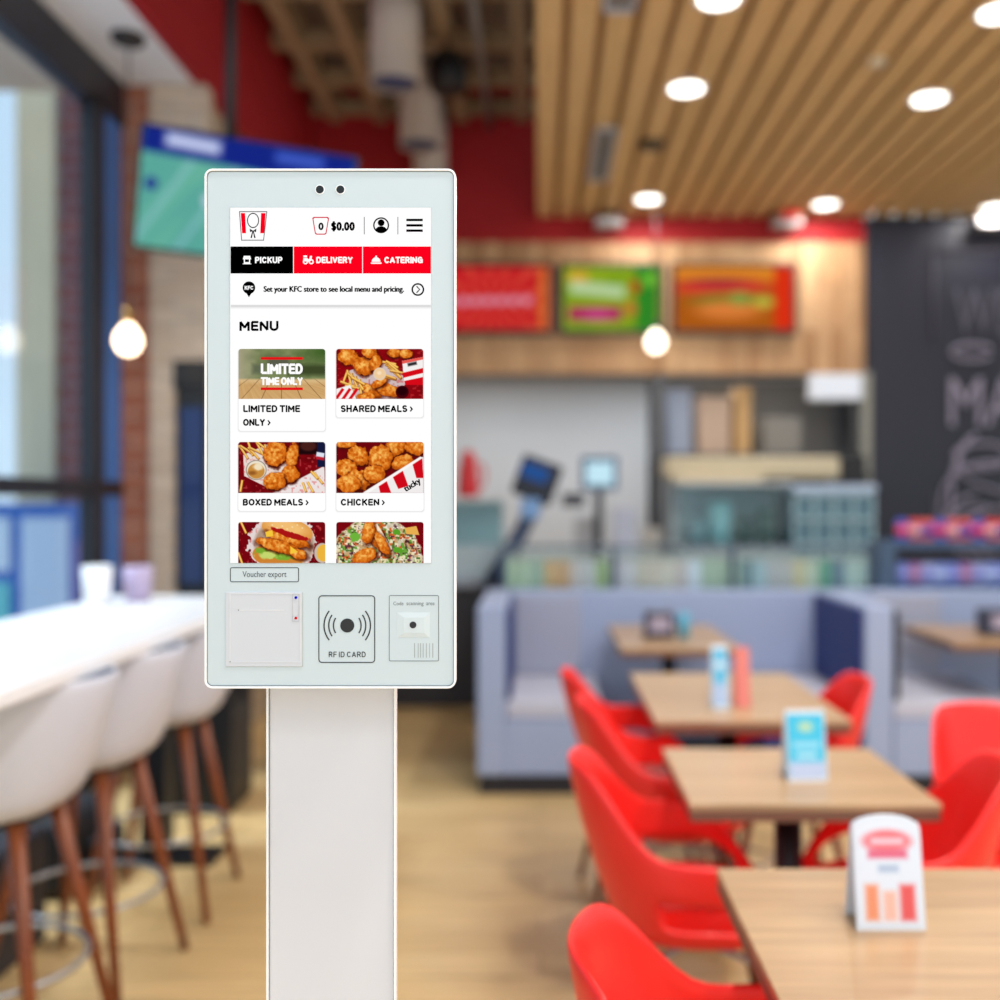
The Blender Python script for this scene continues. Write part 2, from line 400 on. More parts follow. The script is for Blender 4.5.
# left return wall and brick pier
struct(rbox('wall_left', -1.96, -1.86, 5.46, 9.7, 0, ZC, M_BRICKY))
struct(rbox('wall_brick_pier', XL, -2.10, 5.4, 5.5, 0, ZC, M_BRICK))
bm = bmesh.new(); box(bm, -2.10, -1.975, 5.38, 5.5, 0, 2.2); box(bm, -2.10, -1.8, 5.38, 5.5, 2.2, ZC)
struct(put('wall_pale_pier', bm, M_BRICKP))
d1 = bpy.data.objects.new('door_1', None); C.objects.link(d1); d1.location = (-1.88, 5.42, 0); struct(d1)
rbox('door_leaf', -1.965, -1.80, 5.41, 5.45, 0, 2.2, mat('black door', (14, 15, 22), 0.4), d1, 0.004)
rbox('glass_panel', -1.94, -1.82, 5.40, 5.41, 1.0, 1.95, mat('blue tinted glass', (34, 56, 110), 0.15), d1)
rbox('door_head', -1.97, -1.79, 5.37, 5.41, 2.06, 2.2, M_BLACK, d1)
struct(rbox('baseboard_left', -1.97, -1.80, 5.35, 5.38, 0, 0.12, M_KICK))

# windows in left wall (plane x = XL)
M_FRAME = mat('dark window frame', (26, 28, 38), 0.4)
M_FBLUE = mat('blue window frame', (62, 122, 196), 0.3)
w1 = bpy.data.objects.new('window_1', None); C.objects.link(w1); w1.location = (XL, 3, 0); struct(w1)
bm = bmesh.new()
box(bm, XL - 0.07, XL + 0.03, -0.5, 5.4, 3.46, ZC)                    # head beam
box(bm, XL - 0.05, XL + 0.02, -0.5, 5.4, EYE + 0.02, EYE + 0.1)        # transom at eye level
box(bm, XL - 0.05, XL + 0.02, -0.5, 5.4, 0.0, 0.35)
for y in (1.2, 4.93): box(bm, XL - 0.05, XL + 0.03, y - 0.07, y + 0.07, 0.3, 3.5)
bm.free()
for nm, q in (('head_beam', (-0.07, 0.03, -0.5, 5.4, 3.46, ZC)), ('transom', (-0.05, 0.02, -0.5, 5.4, EYE + 0.02, EYE + 0.1)), ('bottom_rail', (-0.05, 0.02, -0.5, 5.4, 0.0, 0.35)), ('mullion', (-0.05, 0.03, 1.13, 1.27, 0.3, 3.5)), ('mullion', (-0.05, 0.03, 5.03, 5.15, 0.3, 3.5))):
    rbox(nm, XL + q[0], XL + q[1], *q[2:], M_FRAME, w1, 0.004)
rbox('jamb', XL - 0.05, XL + 0.01, 5.17, 5.4, 0.3, 3.5, M_FBLUE, w1, label='blue side jamb')
rbox('pane', XL - 0.015, XL - 0.005, -0.5, 5.2, 0.35, 3.46, M_GLASS, w1)
struct(rbox('wall_dado', XL - 0.02, XL + 0.0, -0.5, 5.4, 0.0, 0.36, mat('grey dado', (60, 60, 70), 0.6)))

# ------------------------------------------------------------------ outside
struct(rbox('ground_outside', -30, XL - 0.07, -5, 40, -0.25, -0.15, mat('asphalt', (150, 150, 156), 0.9)))
b = empty('brick_building', (-5.2, 9.6, -0.15), 'red brick building with a cream corner pier across the street, seen through the window', 'building')
rbox('wall', -4.95, -3.8, 9.6, 14, -0.15, 12, planks('street brick', (128, 62, 70), (156, 84, 84), (150, 140, 150), 0.16, 0.4, 'XZ', 0.9, 0.02, 0.2), b)
rbox('pier', -4.98, -4.62, 9.5, 9.62, -0.15, 7.2, mat('cream render', (226, 216, 184), 0.8), b, label='cream corner pier')
rbox('cornice', -5.05, -3.8, 9.45, 9.62, 7.2, 7.5, mat('cream cornice', (190, 186, 176), 0.8), b)
rbox('corner_cladding', -4.3, -3.8, 9.48, 9.6, -0.15, 7.2, mat('blue cladding', (54, 96, 178), 0.5), b, label='blue clad corner')
t = empty('shop_kiosk', (-4.9, 8.6, -0.15), 'blue and white pavement stand outside the window below its crossbar', 'stand')
rbox('cabinet', -4.85, -3.7, 8.5, 9.0, -0.15, 1.42, mat('stand blue', (52, 110, 200), 0.4), t, 0.02)
for k, (x0, x1, z0, z1, c) in enumerate(((-4.75, -4.5, 0.2, 0.75, (120, 215, 220)), (-4.4, -4.0, 0.35, 1.3, (206, 226, 250)), (-4.8, -4.5, 0.85, 1.3, (220, 238, 255)), (-3.95, -3.85, 0.3, 1.1, (150, 130, 200)))):
    rbox('poster', x0, x1, 8.48, 8.5, z0, z1, mat('poster %d' % k, c, 0.5), t)
cn = empty('entrance_canopy', (-6, 8.4, 5.2), 'tan canopy with a grey green edge outside at the top left of the window', 'canopy')
rbox('deck', -9, -4.0, 7.5, 9.3, 5.25, 5.4, mat('canopy tan', (206, 184, 160), 0.7), cn); rbox('fascia', -9, -4.0, 7.4, 7.5, 5.2, 5.6, mat('canopy teal', (96, 128, 132), 0.6), cn)

# ------------------------------------------------------------------ downlights
LX = [(0.80, 4.48), (0.80, 5.46), (0.807, 7.47), (2.12, 4.61), (2.18, 5.6), (2.17, 7.6), (3.5, 7.7),
      (3.75, 6.0), (3.75, 4.9)]
where = {0: 'at the top edge of the photo above the wooden tables', 1: 'below the topmost light, in the middle of the left row', 2: 'nearest the red band, in the left row of lights',
         3: 'at the top right corner of the photo', 4: 'large one high above the black wall', 5: 'nearest the red band, above its right end', 6: 'above the black chalk wall at the right edge'}
def downlight():
    r = empty('ceiling_light', (0, 0, 0), '', 'ceiling light', 'round downlights in the slatted ceiling')
    bm = bmesh.new(); lathe(bm, (0, 0, 0), [(0.10, 0.03), (0.108, 0.0), (0.112, -0.008), (0.098, -0.01), (0.092, -0.004)])
    put('trim_ring', bm, M_WHITE, r, True)
    bm = bmesh.new(); lathe(bm, (0, 0, 0), [(0.0, -0.008), (0.088, -0.008), (0.092, 0.01), (0.0, 0.012)])
    put('diffuser', bm, emit('lamp white', (255, 250, 240), 5), r)
    L = bpy.data.lights.new('lamp', 'AREA'); L.shape = 'DISK'; L.size = 0.18; L.energy = 12; L.color = (1, 0.96, 0.91)
    lo = bpy.data.objects.new('lamp', L); C.objects.link(lo); lo.parent = r; lo.location = (0, 0, -0.02)
    return r
dl = downlight(); first = True
for i, (x, y) in enumerate(LX):
    if i >= 7: continue
    o = dl if first else copy_tree(dl); first = False
    o.location = (x, y, ZS); o['label'] = 'glowing round downlight ' + where[i]
def lamp_only(x, y, z, e=40, s=0.25):
    L = bpy.data.lights.new('unseen lamp', 'AREA'); L.shape = 'DISK'; L.size = s; L.energy = e; L.color = (1, 0.97, 0.94)
    lo = bpy.data.objects.new('unseen lamp', L); C.objects.link(lo); lo.location = (x, y, z)
for x in (0.86, 2.34): 
    for y in (0.6, 2.6): lamp_only(x, y, ZS - 0.02)
lamp_only(-0.7, -1.2, 3.4, 8, 0.6); lamp_only(0.9, -1.0, ZS - 0.02, 12)  # unseen lamps without fittings, added behind the camera to fill the kiosk front
# kitchen strip lights (hidden behind the header)
for x in (-0.6, 0.9, 2.0):
    L = bpy.data.lights.new('kitchen strip', 'AREA'); L.shape = 'RECTANGLE'; L.size = 1.1; L.size_y = 0.12; L.energy = 12; L.color = (0.93, 0.97, 1)
    lo = bpy.data.objects.new('kitchen strip', L); C.objects.link(lo); lo.location = (x, 8.6, 2.6)

# vents, detectors
def vent(x, y0, y1, label):
    r = empty('air_vent', (x, (y0 + y1) / 2, ZS), label, 'vent')
    bm = bmesh.new(); w = 0.075
    box(bm, x - w, x - w + 0.018, y0, y1, ZS - 0.015, ZS + 0.0); box(bm, x + w - 0.018, x + w, y0, y1, ZS - 0.015, ZS)
    box(bm, x - w, x + w, y0, y0 + 0.03, ZS - 0.015, ZS); box(bm, x - w, x + w, y1 - 0.03, y1, ZS - 0.015, ZS)
    put('frame', bm, mat('vent frame', (190, 192, 200), 0.5), r)
    bm = bmesh.new()
    n = int((y1 - y0) / 0.05)
    for k in range(n): box(bm, x - w + 0.018, x + w - 0.018, y0 + 0.03 + k * 0.05, y0 + 0.055 + k * 0.05, ZS - 0.01, ZS - 0.004)
    put('louvre', bm, mat('vent louvre', (120, 122, 130), 0.5), r)
vent(0.405, 6.03, 7.03, 'long grey air vent set in the slatted ceiling'); vent(0.36, 3.9, 4.6, 'grey air vent end cut by the top edge of the photo')
bm = bmesh.new(); lathe(bm, (0.706, 6.3, ZS), [(0.0, 0), (0.085, 0), (0.08, -0.03), (0.04, -0.045), (0.0, -0.045)])
tag(put('smoke_detector', bm, mat('dark detector', (78, 66, 46), 0.5), None, True), 'dark round smoke detector on the slatted ceiling above the left menu boards', 'smoke detector')
bm = bmesh.new(); lathe(bm, (1.72, 5.11, ZS), [(0.0, 0), (0.05, 0), (0.045, -0.02), (0.02, -0.04), (0.0, -0.04)])
tag(put('sprinkler', bm, mat('cream sprinkler', (214, 200, 170), 0.5), None, True), 'small pale sprinkler cap in the middle of the slatted ceiling', 'sprinkler')
def spot(x, label, red=False):
    r = empty('wall_spotlight', (x, 7.85, ZS - 0.1), label, 'spotlight', 'grey fittings under the end of the slatted ceiling')
    rbox('housing', x - 0.11, x + 0.11, 7.76, 7.9, ZS - 0.12, ZS - 0.05, mat('fitting grey', (150, 145, 145), 0.5), r, 0.01)
    rbox('bracket', x - 0.03, x + 0.03, 7.8, 7.95, ZS - 0.05, ZS, M_DARK, r)
    if red: rbox('beacon', x - 0.07, x + 0.07, 7.7, 7.76, ZS - 0.07, ZS - 0.01, mat('red beacon', (220, 60, 50), 0.4), r, 0.01, 'red beacon')
spot(0.54, 'grey box fitting on the red band above the left menu boards'); spot(1.93, 'grey fitting with a red beacon on the red band', True); spot(3.52, 'grey fitting at the top of the black wall')

# ------------------------------------------------------------------ white cylinder pendants and speaker
def cyl_pendant(x, y, z, r, label):
    e = empty('cylinder_pendant', (x, y, z), label, 'pendant light', 'white cylinder pendants in the open ceiling')
    bm = bmesh.new(); lathe(bm, (x, y, z), [(r * 0.9, 0.02), (r, 0.0), (r, 0.75), (0, 0.75)]); put('body', bm, mat('off white duct', (206, 198, 192), 0.6), e, True)
    bm = bmesh.new(); lathe(bm, (x, y, z), [(0, 0.015), (r * 0.92, 0.015), (r * 0.92, 0.03), (0, 0.03)]); put('baffle', bm, mat('blue baffle', (58, 72, 120), 0.5), e)
cyl_pendant(-0.87, 6.0, 3.94, 0.15, 'largest white cylinder pendant, hanging above the kiosk at the top of the photo')
cyl_pendant(-0.876, 7.3, 4.03, 0.15, 'white cylinder pendant behind and below the largest one')
cyl_pendant(-0.85, 8.0 - 0.25, 4.0 - 0.2, 0.13, 'farthest white cylinder pendant, just above the kiosk top')
e = empty('hanging_speaker', (-0.6, 6.5, 4.1), 'black round speaker hanging in the open ceiling right of the white cylinders', 'speaker')
bm = bmesh.new(); lathe(bm, (-0.6, 6.5, 4.1), [(0.10, 0.0), (0.125, 0.05), (0.125, 0.18), (0.07, 0.26), (0, 0.26)]); put('body', bm, M_BLACK, e, True)
bm = bmesh.new(); tube(bm, [(-0.6, 6.5, 4.36), (-0.6, 6.5, 4.78)], 0.01, 8); put('stem', bm, M_BLACK, e)
bm = bmesh.new(); lathe(bm, (-0.6, 6.5, 4.1), [(0, 0.005), (0.098, 0.005), (0.098, 0.012), (0, 0.012)]); put('grille', bm, M_DARK, e)
bm = bmesh.new()
tube(bm, [(-0.4, 5.6, 4.42), (-0.4, 8.0, 4.42)], 0.025, 10); tag(put('ceiling_pipe', bm, mat('grey pipe', (150, 145, 140), 0.5), None, True), 'thin grey pipe running under the joists of the open ceiling', 'pipe')

# pendant bulb by the window
px, py = -1.99, 4.83
e = empty('pendant_lamp', (px, py, 2.1), 'glowing bare bulb pendant hanging by the window from the white ceiling', 'pendant lamp')
bm = bmesh.new(); lathe(bm, (px, py, ZC), [(0, 0), (0.08, 0), (0.075, -0.03), (0, -0.035)]); put('ceiling_rose', bm, mat('rose dark', (50, 48, 50), 0.5), e)
bm = bmesh.new(); tube(bm, [(px, py, ZC - 0.03), (px, py, 2.36)], 0.004, 6); put('cord', bm, M_DARK, e)
bm = bmesh.new(); lathe(bm, (px, py, 2.3), [(0, 0.07), (0.02, 0.07), (0.024, 0.0), (0, 0.0)]); put('socket', bm, mat('brass', (170, 130, 70), 0.3, 0.8), e)
bm = bmesh.new(); lathe(bm, (px, py, 2.15), [(0, 0), (0.04, 0.015), (0.062, 0.06), (0.055, 0.1), (0.02, 0.15), (0, 0.15)]); put('bulb', bm, emit('bulb glow', (255, 226, 190), 7), e, True)

e = empty('pendant_lamp', (0.88, 7.6, 2.5), 'glowing bulb pendant hanging in front of the green menu board', 'pendant lamp')
bm = bmesh.new(); tube(bm, [(0.88, 7.6, ZS - 0.02), (0.88, 7.6, 2.78)], 0.004, 6); put('cord', bm, M_DARK, e)
bm = bmesh.new(); lathe(bm, (0.88, 7.6, 2.74), [(0, 0.06), (0.02, 0.06), (0.024, 0.0), (0, 0.0)]); put('socket', bm, M_DARK, e)
bm = bmesh.new(); lathe(bm, (0.88, 7.6, 2.57), [(0, 0), (0.05, 0.02), (0.075, 0.08), (0.055, 0.13), (0.02, 0.17), (0, 0.17)]); put('bulb', bm, emit('bulb glow 2', (255, 240, 215), 5), e, True)

# ------------------------------------------------------------------ television
tv = empty('television', (-1.32, 4.55, 2.55), 'wide television showing a green sports pitch, hung on a black ceiling pole', 'television')
tc0 = Vector((-1.33, 4.55, EYE + 1.36)); R = Matrix.Rotation(math.radians(13), 3, 'Z') @ Matrix.Rotation(math.radians(5), 3, 'Y') @ Matrix.Rotation(math.radians(6), 3, 'X')
def tvp(x, z, y=0.0): return tc0 + R @ Vector((x, y, z))
def tbox(bm, x0, x1, y0, y1, z0, z1):
    for v in box(bm, x0, x1, y0, y1, z0, z1): v.co = tc0 + R @ v.co
bm = bmesh.new(); tbox(bm, -0.48, 0.48, 0.0, 0.05, -0.275, 0.275); put('casing', bm, M_BLACK, tv, bevel=0.006)
bm = bmesh.new(); tbox(bm, -0.1, 0.1, 0.05, 0.1, -0.1, 0.12); put('bracket', bm, M_BLACK, tv)
P = Pic(96, 55, 1.2, (96, 178, 166))
P.mix(np.clip((fbm(P.x / 9 + P.y / 14, P.y / 30, 3) - 0.4) * 2, 0, 0.5), (120, 200, 170))
for k in range(5): P.rect(10 + k * 20, 34, 1.5, 50, (150, 205, 215), 30, 2)
P.rect(48, 5, 96, 16, (22, 40, 140), 2, 1.5); P.rect(22, 5, 24, 6, (210, 220, 255), 2, 3); P.rect(70, 5, 22, 5, (70, 100, 210), 0, 3)
P.ell(5, 26, 3, 3, (40, 60, 150)); P.ell(30, 30, 2, 3, (200, 220, 240)); P.ell(60, 36, 2, 3, (200, 90, 90))
tvs = P.mesh('screen', lambda x, y: tvp(-0.465 + x / 96 * 0.93, 0.262 - y / 55 * 0.524, -0.002), emit_attr('tv picture', 0.85), tv)
bm = bmesh.new(); pt = tvp(-0.09, 0.1, 0.09); tube(bm, [(pt.x, pt.y, pt.z - 0.1), (pt.x, pt.y, 4.78)], 0.026, 12); put('pole', bm, M_BLACK, tv)

# ------------------------------------------------------------------ menu boards
def board(x0, x1, pic, label, s=0.9):
    z0, z1 = 2.755, 3.325; y = YB - 0.06
    e = empty('menu_board', ((x0 + x1) / 2, y, z0), label, 'menu board', 'lit menu boards on the timber wall')
    rbox('casing', x0, x1, y, YB - 0.002, z0, z1, M_BLACK, e, 0.008)
    b = 0.035
    pic.mesh('screen', lambda x, yy: (x0 + b + x / pic.w * (x1 - x0 - 2 * b), y - 0.003, z1 - b - yy / pic.h * (z1 - z0 - 2 * b)), emit_attr('board picture', s), e)
P = Pic(80, 50, 1.3, (196, 20, 34)); an = np.arctan2(P.y - 30, P.x - 40)
P.mix(np.clip(np.sin(an * 14) * 3, 0, 1) * 0.75, (222, 84, 60)); P.rect(38, 27, 62, 5, (226, 100, 120), -3, 3)
for k in range(7): P.ell(10 + k * 9, 27, 3, 3.4, (214, 150, 170), e=2)
P.rect(76, 25, 6, 50, (214, 110, 50), 0, 2)
board(-0.85, 0.105, P, 'red menu board with a sunburst of rays, leftmost on the timber wall')
P = Pic(80, 50, 1.3, (120, 160, 30)); P.mix(fbm(P.x / 14, P.y / 12, 4) * 0.6, (180, 190, 40)); P.rect(12, 8, 16, 8, (224, 170, 60), 0, 4)
P.rect(28, 18, 46, 9, (190, 216, 170), 5, 3); P.rect(26, 37, 44, 11, (176, 36, 90), 0, 3); P.ell(28, 38, 13, 4, (205, 70, 140), e=4)
P.rect(69, 25, 18, 50, (50, 140, 40), 0, 2); P.ell(60, 16, 4, 5, (200, 60, 30), e=3); P.ell(72, 10, 6, 5, (120, 200, 60), e=4); P.ell(56, 33, 5, 6, (200, 120, 50), e=4)
board(0.155, 0.975, P, 'green menu board with pale lettering and a magenta band, middle of three')
P = Pic(80, 50, 1.3, (178, 92, 22)); P.rect(40, 5, 80, 12, (230, 140, 40), 0, 4); P.ell(32, 17, 34, 7, (226, 66, 48), e=5); P.ell(40, 26, 28, 5, (110, 130, 40), e=4)
P.ell(36, 34, 22, 7, (226, 130, 60), e=5); P.ell(30, 12, 22, 3, (150, 40, 60), e=3); P.ell(44, 25, 7, 5, (130, 160, 70), e=3); P.rect(74, 25, 13, 50, (226, 50, 20), 0, 3); P.ell(60, 28, 7, 4, (200, 190, 70), e=3)
board(1.03, 2.03, P, 'orange menu board with a burger picture, rightmost on the timber wall')

# chalk lettering on black wall
chalk = mat('chalk', (150, 144, 164), 0.9); chd = mat('faint chalk', (92, 90, 104), 0.9)
yw = YB - 0.0205
e = empty('chalk_drawing', (3.6, yw, 1.5), 'white chalk lettering and swirls drawn on the black wall', 'chalk drawing')
mf = lambda x, z: (x, yw - 0.018, z)
bm = bmesh.new(); text_bm(bm, 'WELCOME', mf, (3.28, 4.75, 3.12, 2.76), 0.0); put('lettering', bm, chd, e)
bm = bmesh.new(); text_bm(bm, 'MADE', mf, (3.24, 4.3, 2.42, 2.04), 0.0); put('lettering', bm, chalk, e)
bm = bmesh.new()
for pts in ([(3.12, 3.4), (3.12, 2.7)], [(3.12, 3.42), (4.9, 3.42)], [(3.13, 1.5), (3.13, 1.05)]):
    tube(bm, [mf(*p) for p in pts], 0.008, 6)
put('border', bm, chd, e)
bm = bmesh.new()
def arc(cx, cz, rx, rz, a0, a1, r=0.012): tube(bm, [mf(cx + rx * math.cos(math.radians(a0 + (a1 - a0) * k / 16)), cz + rz * math.sin(math.radians(a0 + (a1 - a0) * k / 16))) for k in range(17)], r, 6)
arc(3.9, 1.75, 0.6, 0.25, 150, 330); arc(3.8, 1.62, 0.55, 0.14, 20, 170, 0.016); arc(3.5, 1.25, 0.3, 0.25, 100, 260); arc(3.75, 1.2, 0.4, 0.2, 60, 250); arc(3.3, 1.35, 0.14, 0.3, 90, 250, 0.01); arc(3.7, 1.05, 0.5, 0.1, 20, 160, 0.014)
arc(3.55, 1.5, 0.3, 0.5, 110, 230, 0.016); arc(3.5, 1.8, 0.22, 0.1, 0, 320, 0.014); arc(3.42, 2.62, 0.16, 0.06, 20, 330, 0.014); arc(3.6, 1.3, 0.35, 0.1, 100, 300, 0.014)
put('swirl', bm, chalk, e)

# ------------------------------------------------------------------ kitchen and service counter
sc = empty('service_counter', (0.5, 7.2, 0), 'long service counter with a dark base behind the blue booths', 'counter')
rbox('base', -1.5, 2.5, 7.0, 7.6, 0, 0.84, mat('counter base', (42, 42, 50), 0.5), sc, 0.01)
rbox('worktop', -1.55, 2.5, 6.94, 7.64, 0.84, 0.9, mat('counter top', (150, 158, 172), 0.35), sc, 0.008)
gc = empty('glass_display_case', (-0.7, 7.1, 0.9), 'pale glass display case on the service counter next to the kiosk', 'display case')
rbox('shelf', -1.25, -0.27, 7.0, 7.5, 0.9, 1.14, mat('pale blue panel', (176, 196, 206), 0.4), gc, 0.01)
rbox('pane', -1.25, -0.27, 7.0, 7.02, 1.14, 1.44, glass('case glass', (236, 246, 247), 1), gc)
rbox('pane', -0.29, -0.27, 7.02, 7.5, 1.14, 1.44, _m['case glass'], gc)
rbox('top', -1.27, -0.25, 6.98, 7.52, 1.44, 1.47, mat('case top', (214, 218, 220), 0.4), gc, 0.005)
rbox('back', -1.25, -0.27, 7.46, 7.48, 1.14, 1.44, mat('case back', (206, 222, 226), 0.5), gc)
# red squeeze pitcher
bm = bmesh.new(); lathe(bm, (-0.52, 7.25, 1.47), [(0, 0), (0.075, 0), (0.08, 0.06), (0.07, 0.2), (0.05, 0.3), (0.03, 0.34), (0, 0.34)])
e = put('red_jug', bm, mat('red jug', (204, 36, 46), 0.4), None, True); tag(e, 'tall red jug standing on the glass display case', 'jug')
bm = bmesh.new(); tube(bm, [(-0.45, 7.25, 1.72), (-0.40, 7.25, 1.68), (-0.41, 7.25, 1.56), (-0.45, 7.25, 1.54)], 0.012, 8); put('handle', bm, _m['red jug'], e, True)
# terminal on slanted pole
e = empty('order_terminal', (-0.1, 6.7, 0.9), 'dark order terminal on a slanted dark blue pole above the booth', 'terminal')
bm = bmesh.new()
for v in box(bm, -0.14, 0.14, -0.06, 0.08, -0.14, 0.14):
    v.co = Matrix.Rotation(0.35, 3, 'Y') @ v.co; v.co += Vector((-0.02, 6.7, 1.585))
put('monitor', bm, mat('navy black plastic', (10, 18, 38), 0.3), e, bevel=0.02)
bm = bmesh.new()
for v in box(bm, -0.09, 0.09, -0.07, -0.06, 0.0, 0.1):
    v.co = Matrix.Rotation(0.35, 3, 'Y') @ v.co; v.co += Vector((-0.05, 6.7, 1.585))
put('screen', bm, emit('dim blue screen', (44, 90, 160), 0.8), e)
rbox('card_reader', -0.13, 0.0, 6.62, 6.7, 1.32, 1.46, mat('sky blue reader', (120, 160, 210), 0.4), e, 0.02, 'light blue reader')
bm = bmesh.new(); tube(bm, [(-0.03, 6.7, 1.45), (-0.11, 6.7, 1.27), (-0.2, 6.6, 1.1), (-0.33, 6.6, 0.9)], [0.06, 0.055, 0.06, 0.055], 12); put('pole', bm, mat('navy pole', (48, 66, 96), 0.4), e, True)
rbox('foot', -0.42, -0.25, 6.5, 6.7, 0.0, 0.9, M_DARK, e, 0.01)
# small lit till screen
e = empty('till_screen', (0.45, 7.3, 0.9), 'small glowing pale blue till screen on the service counter', 'screen')
rbox('casing', 0.3, 0.57, 7.3, 7.34, 1.52, 1.77, mat('till blue', (60, 92, 130), 0.4), e, 0.01)
rbox('screen', 0.335, 0.535, 7.293, 7.3, 1.56, 1.73, emit('till glow', (196, 232, 246), 1.0), e)
rbox('stand', 0.4, 0.46, 7.31, 7.36, 0.9, 1.53, M_DARK, e); rbox('base', 0.3, 0.56, 7.2, 7.5, 0.9, 0.93, M_DARK, e, 0.005)
rbox('keypad', 0.16, 0.32, 7.2, 7.3, 1.4, 1.5, mat('till keypad', (70, 72, 80), 0.5), e, 0.01)
for k, (x, w, h, c, nm) in enumerate(((0.55, 0.16, 0.5, (196, 200, 216), 'tall pale grey box right of the till screen'), (0.26, 0.15, 0.42, (188, 186, 186), 'grey box under the till keypad'), (0.78, 0.13, 0.34, (198, 190, 180), 'short beige box left of the metal shelving post'))):
    y = 7.5 if k else 7.42
    tag(rbox('storage_box', x, x + w, y, y + 0.1, 0.9, 0.9 + h, mat('storage box %d' % k, c, 0.5), None, 0.01), nm, 'box', 'boxes on the service counter')
# metal shelving
sh = empty('metal_shelving', (1.75, 8.3, 0), 'tall dark metal shelving behind the service counter', 'shelving')
bm = bmesh.new()
for x in (0.92, 2.52):
    for y in (8.0, 8.5): rbox('post', x, x + 0.07, y, y + 0.05, 0, 2.46, mat('shelf metal', (92, 94, 98), 0.4, 0.3), sh)
bm.free()
for z in (1.05, 1.78): rbox('shelf', 0.95, 2.56, 8.0, 8.55, z, z + 0.04, _m['shelf metal'], sh)
rbox('back_panel', 0.95, 2.86, 8.56, 8.58, 0.8, 2.46, mat('grey panel', (120, 118, 114), 0.5), sh)
for k, (x, w, h, c, nm) in enumerate(((1.05, 0.17, 0.52, (150, 162, 186), 'blue grey carton, leftmost on the top shelf'), (1.27, 0.26, 0.46, (190, 166, 148), 'wide beige carton on the top shelf'), (1.57, 0.13, 0.54, (196, 158, 108), 'narrow tan carton on the top shelf'), (1.80, 0.3, 0.3, (132, 130, 126), 'low grey carton on the top shelf'))):
    tag(rbox('carton', x, x + w, 8.05, 8.3, 1.82, 1.82 + h, mat('carton %d' % k, c, 0.7), None, 0.008), nm, 'carton', 'cartons on the top shelf')
e = empty('light_box', (2.35, 8.0, 2.25), 'white glowing light box under the timber wall beside the black wall', 'light box')
rbox('casing', 2.13, 2.55, 7.9, 7.97, 2.24, 2.45, mat('lightbox frame', (220, 222, 226), 0.5), e, 0.01); rbox('diffuser', 2.15, 2.53, 7.885, 7.9, 2.26, 2.43, emit('lightbox glow', (246, 248, 255), 0.9), e)
e = empty('heat_lamp_hood', (1.6, 7.8, 1.6), 'cream heated hood above the food display cases', 'hood')
rbox('hood', 0.96, 2.3, 7.66, 7.96, 1.62, 1.78, mat('cream hood', (206, 192, 160), 0.5), e, 0.02)
rbox('panel', 1.02, 1.7, 7.655, 7.67, 1.56, 1.66, mat('hood cream light', (222, 206, 172), 0.5), e, 0.004)
rbox('leg', 0.96, 0.99, 7.8, 7.84, 0.84, 1.62, M_STEEL, e); rbox('leg', 2.27, 2.3, 7.8, 7.84, 0.84, 1.62, M_STEEL, e)
e = empty('food_display', (1.55, 7.3, 0.9), 'steel and glass food display case on the service counter', 'display case')
rbox('tray', 0.98, 1.78, 7.05, 7.55, 0.9, 1.12, mat('case grey', (160, 168, 174), 0.35, 0.3), e, 0.01)
rbox('pane', 0.98, 1.78, 7.04, 7.05, 1.12, 1.56, _m['case glass'], e); rbox('top', 0.98, 1.78, 7.04, 7.55, 1.56, 1.58, _m['case top'], e)
rbox('back', 0.98, 1.78, 7.54, 7.55, 1.12, 1.56, mat('case back dark', (196, 204, 206), 0.5), e)
for k, (x, r, h, c, nm) in enumerate(((1.15, 0.055, 0.2, (150, 176, 186), 'blue grey tub'), (1.31, 0.09, 0.32, (170, 216, 222), 'large pale cyan tub'), (1.5, 0.055, 0.2, (70, 92, 88), 'dark green tub'), (1.65, 0.06, 0.26, (90, 112, 104), 'olive tub'))):
    bm = bmesh.new(); lathe(bm, (x, 7.3, 1.12), [(0, 0), (r * .9, 0), (r, h), (0, h)]); o = tag(put('food_tub', bm, mat('tub %d' % k, c, 0.4), None, True), nm + ' inside the food display case', 'tub', 'tubs in the food display case')
e = empty('bottle_crate', (2.05, 7.3, 0.9), 'pale blue gridded crate on the service counter near the black wall', 'crate')
bm = bmesh.new()
for i in range(5): box(bm, 1.8 + i * 0.14, 1.82 + i * 0.14, 7.1, 7.12, 0.95, 1.5)
for i in range(4): box(bm, 1.8, 2.38, 7.1, 7.12, 0.95 + i * 0.175, 0.975 + i * 0.175)
put('grid', bm, mat('crate pale', (170, 200, 210), 0.4), e); rbox('body', 1.8, 2.38, 7.13, 7.5, 0.9, 1.52, mat('crate teal', (92, 128, 142), 0.5), e, 0.01); rbox('rim', 1.79, 2.39, 7.09, 7.51, 1.5, 1.56, mat('crate rim', (178, 196, 220), 0.4), e, 0.01)
e = empty('black_monitor', (2.45, 7.8, 1.5), 'black monitor mounted at the end of the kitchen opening', 'monitor')
rbox('casing', 2.36, 2.55, 7.82, 7.88, 1.5, 1.8, M_BLACK, e, 0.01); rbox('arm', 2.52, 2.58, 7.84, 7.9, 1.6, 1.66, M_DARK, e)

